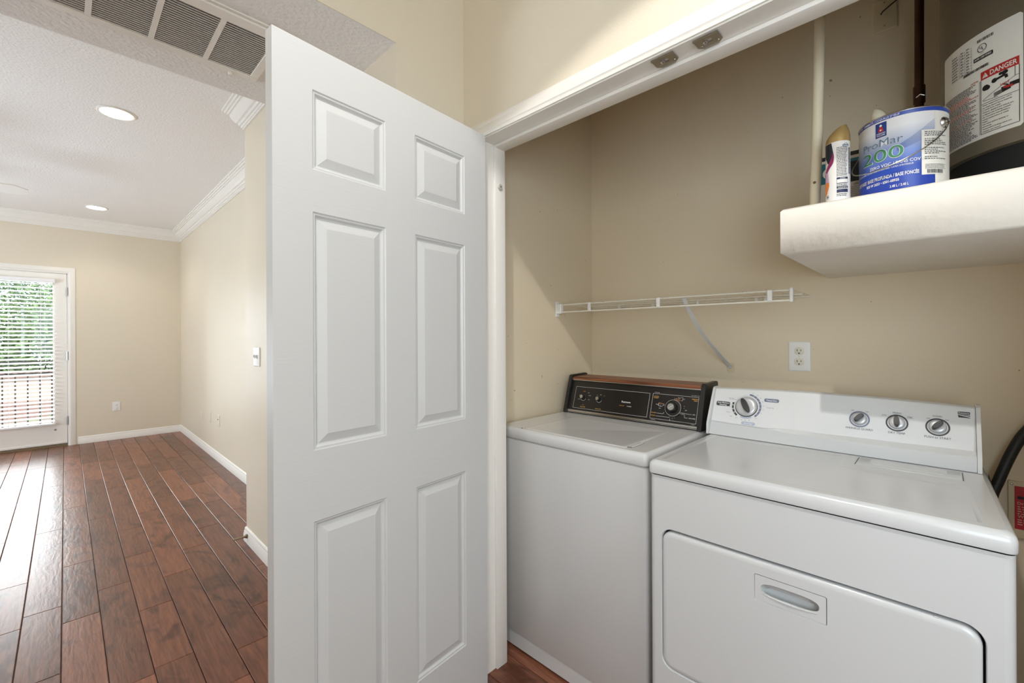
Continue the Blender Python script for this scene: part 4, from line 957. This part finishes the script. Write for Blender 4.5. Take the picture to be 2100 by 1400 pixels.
write(wpw, [('70 SERIES', -.992, .0582, .0042, 'c', .02, .022)], fr_(.0012))
write(wpg, [('OFF', -1.236, .0400, .003, 'c', .02)], fr_(.0012)); write(wpo, [('HOT', -1.240, .1055, .0042, 'c', .02)], fr_(.0012))
write(wpw, [('HOT', -1.215, .101, .003, 'c'), ('WARM', -1.207, .088, .003, 'c'), ('COLD', -1.208, .068, .003, 'c'), ('WARM', -1.264, .066, .003, 'c'), ('COLD', -1.262, .085, .003, 'c'),
            ('LO', -1.165, .094, .003, 'c'), ('MED', -1.146, .0975, .003, 'c'), ('HI', -1.126, .0935, .003, 'c')], fr_(.0012))
# timer panel lettering
write(wpg, [('COTTON', -.871, .1155, .0045, 'c', .02, .022), ('STURDY', -.871, .1095, .0045, 'c', .02, .022), ('PERMANENT', -.706, .1180, .0045, 'c', .02, .026), ('PRESS', -.703, .1115, .0042, 'c', .02, .015),
            ('PRE WASH', -.874, .0455, .0045, 'c', .02, .020), ('PRE SOAK', -.874, .0335, .0045, 'c', .02, .020)], fr_(.0012))
write(wpo, [('NORMAL', -.848, .088, .0038, 'c', .02, .014), ('KNIT', -.774, .113, .0042, 'c', .02, .014), ('DELICATE', -.774, .107, .0038, 'c', .02, .014)], fr_(.0012))
write(wpw, [('WASH', -.862, .0825, .0034, 'c'), ('14', -.848, .0815, .003, 'c'), ('10', -.848, .0762, .003, 'c'), ('OFF', -.849, .067, .0036, 'c'), ('RINSE', -.771, .119, .0032, 'c'), ('OFF', -.751, .115, .003, 'c'),
            ('OFF', -.738, .070, .0034, 'c'), ('SPIN', -.704, .0560, .0036, 'c', .01), ('COOL RINSE', -.710, .0398, .0042, 'c', .01, .026), ('PUSH TO STOP', -.870, .1335, .0028, 'c', .0, .022), ('PULL TO START \u2022 TURN', -.707, .1335, .0028, 'c', .0, .032)], fr_(.0012))
write(wpw, [('\u2022 COLD WATER', -.873, .0165, .0028, 'c', 0, .022), ('\u2022 WARM', -.705, .0165, .0028, 'c', 0, .016)], fr_(.0012))
for a in ([(-.862, .0468), (-.832, .0468), (-.828, .054)], [(-.862, .0350), (-.806, .0350), (-.800, .038)], [(-.800, .030), (-.800, .022)], [(-.760, .060), (-.722, .0575), (-.712, .0575)], [(-.762, .056), (-.742, .054), (-.740, .0415), (-.727, .0415)],
          [(-.857, .0785), (-.857, .0905), (-.852, .0915)], [(-.857, .0785), (-.838, .0772)], [(-.840, .0895), (-.830, .0865)], [(-.840, .0830), (-.831, .0815)], [(-.790, .118), (-.789, .106)], [(-.785, .118), (-.782, .108)], [(-.764, .122), (-.756, .122), (-.756, .111), (-.764, .109)]):
    line(wpw, a, .0009, fr_(.0011))
for u, s in ((-.812, .104), (-.802, .107), (-.747, .088), (-.747, .079), (-.790, .033), (-.781, .036)): flat(wpw, circ(u, s, .0010, 8), fr_(.0011))
wpw.build('white_lettering', 'white_print', cb_, smooth=0); wpg.build('gold_lettering', 'gold', cb_, smooth=0); wpo.build('orange_lettering', 'orange', cb_, smooth=0)
for yy, s, r in ((1.241, .0785, .0118), (1.151, .0775, .0115)):
    kb = MB().lathe([(r + .003, .0008), (r + .003, .003), (r, .004), (r * .92, .018), (r * .80, .020)], 28, wps(yy, s), wnr).build('knob', 'black', cb_)
    MB().lathe([(r * .72, .0195), (r * .70, .0212), (.0005, .0214)], 24, wps(yy, s), wnr).build('knob_cap', 'chrome', kb)
rr_ = MB(); arc(rr_, -1.241, .0785, .0155, .0165, 200, 340, fr_(.0012)); arc(rr_, -1.151, .0775, .015, .016, 200, 340, fr_(.0012)); rr_.build('knob_arcs', 'white_print', cb_, smooth=0)
kb = MB().lathe([(.034, .0008), (.034, .005), (.031, .006), (.0205, .0065), (.020, .022), (.0185, .028), (.016, .0285)], 40, wps(.7905, .0755), wnr).build('timer_dial', 'black', cb_)
MB().lathe([(.0335, .0052), (.0345, .0056), (.0345, .0064), (.0325, .0066)], 40, wps(.7905, .0755), wnr, cap=False).build('dial_rim', 'chrome', kb)
kc = MB().lathe([(.0145, .0285), (.0140, .030), (.0005, .0302)], 32, wps(.7905, .0755), wnr).build('dial_cap', 'chrome', kb)
ln = MB(); line(ln, [(-.7905 - .009, .0755 - .007), (-.7905 + .009, .0755 + .007)], .0018, fr_(.0308)); ln.build('dial_pointer', 'white_print', kb, smooth=0)

# ================================================================== DRYER
DX, DXB, DY0, DY1 = 1.25, 1.94, -.102, .637
dr_ = thing('clothes_dryer', ((DX + DXB) / 2, (DY0 + DY1) / 2, 0), 'white front-loading clothes dryer with a sloped white console', 'dryer')
oz0, oz1, oy0, oy1 = .300, .7175, -.0635, .602
rc = .016
ptsU = [(DXB, DY0)] + [(DX + rc - rc * math.cos(t), DY0 + rc - rc * math.sin(t)) for t in [R(90 - 90 * k / 5) for k in range(6)]]
ptsU2 = [(DX + rc - rc * math.cos(t), DY1 - rc + rc * math.sin(t)) for t in [R(90 * k / 5) for k in range(6)]] + [(DXB, DY1)]
cab = MB()
for P in (ptsU, ptsU2): cab.loops([[(x, y, z) for x, y in P] for z in (.015, .870)], False, False, False)
rot = lambda lp: lp
hole = rrect(oy0, oy1, oz0, oz1, .036, 7)
cab.plate([(DY0 + rc, .015), (DY1 - rc, .015), (DY1 - rc, .870), (DY0 + rc, .870)], [hole], lambda u, v: (DX, u, v))
cab.loops([[(DX, u, v) for u, v in hole], [(DX + .003, u, v) for u, v in rrect(oy0 + .0015, oy1 - .0015, oz0 + .0015, oz1 - .0015, .0345, 7)], [(DX + .03, u, v) for u, v in rrect(oy0 + .0015, oy1 - .0015, oz0 + .0015, oz1 - .0015, .0345, 7)]], False, False)
cab.add([(DXB, DY0, .015), (DXB, DY1, .015), (DXB, DY1, .870), (DXB, DY0, .870)], [(0, 1, 2, 3)])
cab.build('cabinet', 'enamel', dr_)
MB().box(DX + .028, DX + .034, oy0 - .002, oy1 + .002, oz0 - .002, oz1 + .002).build('door_recess', 'gap', dr_)
for x in (DX + .06, DXB - .05):
    for y in (DY0 + .06, DY1 - .06): MB().cyl((x, y, .0006), (x, y, .03), .018, 12).build('foot', 'rubber', dr_)
gp_ = .0042
dlp = lambda i: rrect(oy0 + gp_ * 1.3 + i, oy1 - gp_ * .8 - i, oz0 + gp_ * .7 + i, oz1 - gp_ * 2.0 - i, max(.032 - i, .004), 7)
hy0, hy1, hz0, hz1 = .192, .3475, .6055, .6735
ddo = MB(); ddo.stack(dlp, [(.001, DX + .027), (0, DX + .010), (.0012, DX + .004), (.004, DX + .0012), (.009, DX - .0005), (.014, DX - .0010)], lambda u, v, w: (w, u, v), True, False)
hpl = rrect(hy0, hy1, hz0, hz1, .004, 3)
ddo.plate(dlp(.014), [hpl], lambda u, v: (DX - .001, u, v))
ddo.loops([[(DX - .001, u, v) for u, v in hpl], [(DX + .0022, u, v) for u, v in rrect(hy0 + .0012, hy1 - .0012, hz0 + .0012, hz1 - .0012, .003, 3)]], False, False)
dd_o = ddo.build('dryer_door', 'enamel', dr_)
# recessed handle pull
hcx, hcz = (hy0 + hy1) / 2, (hz0 + hz1) / 2
hb = MB(); ho = rrect(hy0 + .0018, hy1 - .0018, hz0 + .0018, hz1 - .0018, .003, 3)
slot = lambda i: [(hcx + (.0625 - i) * c * (1 if abs(c) < .99 else 1), hcz + .002 + (.0155 - i * .9) * s) for c, s in [(math.copysign(abs(math.cos(t)) ** .55, math.cos(t)), math.copysign(abs(math.sin(t)) ** .8, math.sin(t))) for t in [2 * math.pi * k / 40 for k in range(40)]]]
hb.plate(ho, [slot(0)], lambda u, v: (DX - .0004, u, v))
hb.loops([[(DX + .002, u, v) for u, v in ho], [(DX - .0004, u, v) for u, v in ho]], False, False)
_sl = slot(0); _cz = hcz + .002
def pocket(dt, db, zt, zb):       # dt/db: depth at the top/bottom of the opening ; zt/zb: heights the top/bottom rim moves to
    out = []
    for u, v in _sl:
        t = (v - (_cz - .0155)) / .031; uu = hcx + (u - hcx) * (1 - .03 * (dt > .004))
        out.append((DX - .0004 + db + (dt - db) * t, uu, zb + (zt - zb) * t))
    return out
hb.loops([[(DX - .0004, u, v) for u, v in _sl], pocket(.0035, .0025, _cz + .0135, _cz - .0155), pocket(.0110, .0035, _cz + .002, _cz - .0165), pocket(.0330, .0050, _cz - .004, _cz - .050), pocket(.034, .010, _cz - .050, _cz - .052)], False, True)
ho_ = hb.build('handle_pull', 'enamel', dd_o)
lip = MB().loops([[(DX - .0006 - w * math.sin(math.pi * t), hcx + .058 - .116 * t, hcz - .0135 - .0035 * math.sin(math.pi * t) + q) for w, q in ((.0, -.0016), (.0028, -.0010), (.0032, .0010), (.0, .0022))] for t in [k / 16 for k in range(17)]])
lip.build('handle_lip', 'enamel', dd_o)
for yy in (.55, .008): MB().bbox(DX + .002, DX + .006, yy - .004, yy + .004, oz1 - .0105, oz1 - .0078, .0008, 1).build('door_bumper', 'grey_panel', dd_o)
# top
MB().box(DX + .010, DXB - .01, DY0 + .010, DY1 - .010, .860, .8765).build('top_seam', 'gap', dr_)
tp = MB()
def tl(i):
    x0, x1, y0, y1, r = DX - .008 + i, DXB - .0 - i, DY0 - .003 + i, DY1 + .003 - i, .016
    return [(u, v + max(0, (u - x0) / (x1 - x0)) * .018 * max(0, 1 - (v - y0) / .25)) for u, v in rrect(x0, x1, y0, y1, r, 5)]
tp.stack(tl, [(.007, .8735), (.001, .8750), (0, .879), (0, .897), (.002, .905), (.007, .911), (.014, .914)], lambda u, v, w: (u, v, w), True, False)
rec = [(1.278, .612), (1.278, -.062), (1.545, -.050), (1.570, .205), (1.700, .212), (1.700, .612)]
rec2 = [(1.286, .603), (1.286, -.053), (1.538, -.042), (1.562, .213), (1.692, .220), (1.692, .603)]
tp.plate(tl(.014), [rec], lambda u, v: (u, v, .914))
tp.loops([[(u, v, .914) for u, v in rec], [(u * .3 + a * .7, v * .3 + b * .7, .9128) for (u, v), (a, b) in zip(rec, rec2)], [(u, v, .9112) for u, v in rec2]], False, False)
tp.plate(rec2, [], lambda u, v: (u, v, .9112))
to_ = tp.build('top_panel', 'enamel', dr_, smooth=50)
lsl = lambda i: rrect(1.612 + i, 1.702 - i, -.040 + i, .178 - i, .003, 2)
ls = MB().stack(lsl, [(0, .9141), (.0004, .9150), (.001, .9154)], lambda u, v, w: (u, v, w)).build('lint_screen_lid', 'enamel', dr_)
MB().stack(lambda i: rrect(1.628 + i, 1.700 - i, -.012 + i * 2, .150 - i * 2, .010, 4), [(0, .9153), (.003, .9175), (.008, .9185)], lambda u, v, w: (u, v, w)).build('lint_screen_grip', 'enamel', ls)
M['seam_grey'] = mat('seam_grey', srgb(110, 110, 110), .6)
for y in (-.0415, .1792): MB().box(1.609, 1.702, y - .001, y + .001, .9141, .9147).build('lint_lid_seam', 'seam_grey', ls)
# console
da = Vector((1.747, 0, .962)); ddir = Vector((.404, 0, .9147)); dnr = Vector((-.9147, 0, .404))
def dps(y, s, w=0.0): p = da + ddir * s + dnr * w; return Vector((p.x, y, p.z))
CY0, CY1 = -.070, .634
def lerp(tab, x):
    for (a, u), (b, v) in zip(tab, tab[1:]):
        if x <= b: return u + (v - u) * max(0, (x - a)) / (b - a)
    return tab[-1][1]
sP = [(-.08, .0195), (.0, .0225), (.11, .0235), (.20, .019), (.29, .010), (.38, .002), (.46, -.004), (.56, -.002), (.64, .001)]
xBt = [(-.08, 1.724), (.2, 1.7245), (.30, 1.728), (.40, 1.737), (.47, 1.7435), (.64, 1.7435)]
zBt = [(-.08, .9575), (.1, .956), (.21, .9555), (.36, .954), (.46, .957), (.64, .961)]
def con_prof(y):
    bow = 1 - ((y - .28) / .36) ** 2; st = .130 + .010 * max(0, bow)
    P = [Vector((1.722, y, .9155))]
    xb, zb = lerp(xBt, y), lerp(zBt, y); P += [Vector((xb - .0015, y, zb - .006)), Vector((xb + .0008, y, zb - .0015)), Vector((xb + .004, y, zb + .0005))]
    s0 = lerp(sP, y); pb = dps(y, s0); P += [Vector((pb.x - .0025, y, min(pb.z - .0005, zb + .010 if xb < 1.735 else pb.z))), dps(y, s0 + .0015)]
    P += [dps(y, st - .008), dps(y, st - .002, -.0008)]
    t = dps(y, st); P += [Vector((t.x + .006, y, t.z + .001)), Vector((t.x + .03, y, t.z + .002)), Vector((1.905, y, t.z - .012)), Vector((1.925, y, t.z - .06)), Vector((1.93, y, .9155))]
    return P
ny = 44
cd = MB().loops([con_prof(CY0 + (CY1 - CY0) * k / ny) for k in range(ny + 1)])
M['console'] = mat('console_white', srgb(222, 223, 223), .42)
co = cd.build('console', 'console', dr_, smooth=28)
# grey lower band laid over the console's base
lb2 = MB(); Lp = []
for k in range(ny + 1):
    y = CY0 + (CY1 - CY0) * k / ny; P = con_prof(y); Lp.append([P[0] + Vector((-.0006, 0, .0004)), P[1] + Vector((-.0006, 0, 0)), P[2] + Vector((-.0005, 0, .0003))])
lb2.loops(Lp, False, False, False).build('lower_band', 'grey_panel', co)
for y0, y1 in ((-.0795, -.0705), (.6345, .6425)):
    ref = con_prof(-.06 if y0 < 0 else .62)
    pts = [Vector((p.x, 0, p.z)) for p in ref]; ctr = Vector((1.83, 0, 1.0))
    hull = [(1.7175, .9152), (1.7195, .955), (1.741, .995), (1.792, 1.083), (1.802, 1.0875), (1.84, 1.088), (1.912, 1.074), (1.933, 1.02), (1.937, .9152)]
    MB().loops([[(x, y, z) for x, z in hull] for y in (y0, y1)]).build('console_end_cap', 'enamel', co)
f2_ = lambda w: (lambda u, s: dps(-u, s, w))
kg = MB(); kb_ = MB(); kl = MB(); kd = MB(); kw = MB()
def pill(mb, y0, y1, s0, s1, w=.0006): flat(mb, rrect(-y1, -y0, s0, s1, min(.005, (s1 - s0) / 2.3), 4), f2_(w))
pill(kd, .5745, .6240, .0625, .0800); pill(kb_, .4130, .4605, .0930, .1060); pill(kl, .4815, .5275, -.0005, .0110)
write(kw, [('Auto Moisture', -.599, .0725, .0054, 'c', .03, .043), ('Sensing', -.599, .0650, .0054, 'c', .03, .026), ('Timed Dry', -.4368, .0965, .0056, 'c', .03, .034), ('Air Only', -.5045, .0025, .0052, 'c', .03, .028)], f2_(.0010))
dcx, dcs = -.517, .0685
arc(kb_, dcx, dcs, .0435, .0500, -48, 82, f2_(.0007), 30); arc(kd, dcx, dcs, .0435, .0500, 165, 232, f2_(.0007), 18); arc(kl, dcx, dcs, .0400, .0465, 248, 298, f2_(.0007), 14); arc(kl, dcx, dcs, .0420, .0428, 90, 165, f2_(.0007), 18)
for a in (-35, -18, -2, 14, 30, 46, 62): write(kw, [('\u2022', dcx + .0467 * math.cos(R(a)), dcs + .0467 * math.sin(R(a)) - .002, .006, 'c', .05)], f2_(.0010))
for a in (178, 196, 214): flat(kw, circ(dcx + .0467 * math.cos(R(a)), dcs + .0467 * math.sin(R(a)), .0022, 8), f2_(.0010))
for s, a, rr in (('10', -22, .055), ('20', -6, .056), ('30', 8, .056), ('40', 24, .057), ('50', 40, .057), ('60', 55, .056), ('70', 72, .055), ('Less', 186, .058), ('Normal', 205, .066), ('More', 222, .064), ('Off', 238, .055), ('Off', 312, .055), ('20', 258, .053), ('30', 272, .053), ('40', 286, .053)):
    write(kg, [(s, dcx + rr * math.cos(R(a)), dcs + rr * math.sin(R(a)) - .0015, .0032, 'c', .005)], f2_(.0007))
write(kg, [('Touch Up', -.439, .0705, .0036, 'c', .01, .024), ('Very Dry', -.573, .0945, .0032, 'c', .0, .020), ('Wrinkle Free', -.566, .0905, .0032, 'c', .0, .026)], f2_(.0007))
for yy, lab_, big in ((.1855, 'WRINKLE GUARD', .0690), (.0955, 'DRY TEMP', .0385), (.0065, 'PUSH to START', .0560)):
    s = .0640
    arc(kb_ if yy > .15 else kd, -yy, s, .0222, .0262, 0, 360, f2_(.0007), 36)
    write(kd, [(lab_, -yy, .0300, .0064, 'c', .0, big)], f2_(.0007))
write(kd, [('OFF', -.2035, .0900, .0034, 'c'), ('ON', -.1675, .0890, .0034, 'c'), ('Low', -.1250, .0840, .0046, 'c'), ('Medium', -.0955, .0940, .0046, 'c'), ('High', -.0660, .0840, .0046, 'c'),
           ('SIGNAL', -.0065, .0945, .0046, 'c'), ('OFF', -.0265, .0860, .0038, 'c'), ('ON', .0125, .0860, .0038, 'c')], f2_(.0007))
for u in (-.125, -.0955, -.066): rect(kg, u - .010, u + .010, .0815 if u != -.0955 else .0918, .0819 if u != -.0955 else .0922, f2_(.0007))
flat(kd, rrect(.0350, .0595, .1085, .1165, .0015, 3), f2_(.0007)); flat(kd, [(.0355, .1075), (.0595, .1040), (.0595, .1065), (.0480, .1075)], f2_(.0007)); flat(kd, [(.0350, .1065), (.046, .1035), (.0595, .1005), (.0595, .0990), (.0365, .0990)], f2_(.0007))
write(kw, [('Kenmore', .0472, .1107, .0042, 'c', .03, .021)], f2_(.0012))
kg.build('grey_lettering', 'blue_print', co, smooth=0); kb_.build('blue_lettering', 'blue_print', co, smooth=0); kl.build('pale_lettering', 'pale_print', co, smooth=0)
kd.build('dark_lettering', 'dark_print', co, smooth=0); kw.build('white_lettering', 'white_print', co, smooth=0)
def grip(yy, s, ang, L, Wd, H0, H1, parent, name='grip'):
    ca, sa = math.cos(ang), math.sin(ang)
    def P(a, b, w): return dps(yy - (a * ca - b * sa), s + (a * sa + b * ca), w)
    n = 20; lp = lambda k, w: [P(math.copysign(abs(math.cos(t)) ** .8, math.cos(t)) * L * k, math.sin(t) * Wd * (k ** .5), w) for t in [2 * math.pi * i / n for i in range(n)]]
    return MB().loops([lp(1, H0), lp(1, H0 + (H1 - H0) * .6), lp(.93, H0 + (H1 - H0) * .9), lp(.8, H1)]).build(name, 'dark_knob', parent)
dk = MB().lathe([(.0365, .0006), (.0365, .0030), (.034, .006), (.0315, .0085), (.028, .0095), (.022, .0100)], 44, dps(.517, .0685), dnr).build('cycle_dial', 'silver', co)
MB().lathe([(.0385, .0004), (.0385, .0016), (.036, .0018)], 44, dps(.517, .0675), dnr, cap=False).build('dial_skirt', 'dark_knob', dk)
grip(.517, .0685, R(118), .0285, .0098, .0098, .026, dk)
for yy, a in ((.1855, 50), (.0955, 92), (.0065, 50)):
    kk = MB().lathe([(.0195, .0006), (.0195, .004), (.0175, .009), (.0155, .0105), (.010, .0108)], 36, dps(yy, .0645), dnr).build('selector_knob', 'silver', co)
    grip(yy, .0650, R(a), .0165, .0070, .0105, .026, kk)

# ================================================================== RIGHT OF THE DRYER
cpts = [onX(2034, 1020, 1.985), onX(2048, 985, 1.99), onX(2066, 945, 2.0), onX(2084, 912, 2.01), onX(2104, 885, 2.02), onX(2135, 862, 2.02), onX(2190, 850, 2.02)]
cpts = [Vector((1.985, cpts[0].y + .02, .55)), Vector((1.985, cpts[0].y + .006, .70))] + cpts
def spline(P, n=6):
    out = []
    for i in range(len(P) - 1):
        a, b, c, d = P[max(i - 1, 0)], P[i], P[i + 1], P[min(i + 2, len(P) - 1)]
        for k in range(n):
            t = k / n; out.append(.5 * ((2 * b) + (c - a) * t + (2 * a - 5 * b + 4 * c - d) * t * t + (3 * b - a - 3 * c + d) * t ** 3))
    return out + [P[-1]]
cpts = spline(cpts)
tag(MB().tube(cpts, .0135, 14).build('black_cable', 'rubber', None, origin=cpts[0]), 'thick black power cord rising behind the dryer', 'cord')
sy0, sz0, sz1 = -.149, .672, .826
bxw = thing('valve_box_cover', (XB, -.25, sz0), 'beige cover plate with a red warning label on the closet back wall', 'cover plate')
MB().bbox(XB - .010, XB - .0005, -.345, sy0, sz0 - .01, sz1 + .01, .003, 2).build('plate', 'tan_plate', bxw)
fs_ = lambda w: (lambda u, v: (XB - .0105 - w, -u, v))
rl_ = MB(); rect(rl_, .162, .332, .690, .822, fs_(.0002)); rlo = rl_.build('red_label', 'red_label', bxw, smooth=0)
bkk = MB(); rect(bkk, .168, .326, .783, .792, fs_(.0007)); bkk.build('black_stripe', 'black_print', rlo, smooth=0)
ww = MB(); write(ww, [('Dryer', .168, .766, .009, 'l', .02), ('Warning', .168, .726, .009, 'l', .02)], fs_(.0008))
for i, v in enumerate((.758, .751, .744, .737, .718, .711, .704)): dashes(ww, .168, .322, v, .003, fs_(.0008), rn, .003, .004, .012)
ww.build('pale_lettering', mat('label_pink', srgb(226, 170, 160), .5), rlo, smooth=0)
for v in (.826, .682): MB().lathe([(.004, 0), (.0035, .0015), (.0005, .002)], 10, (XB - .010, -.1565, v), (-1, 0, 0)).build('screw', 'steel', bxw)

for o in bpy.data.objects:
    if '_o' in o: del o['_o']
bpy.data.objects.remove(_to); bpy.data.curves.remove(_txt)
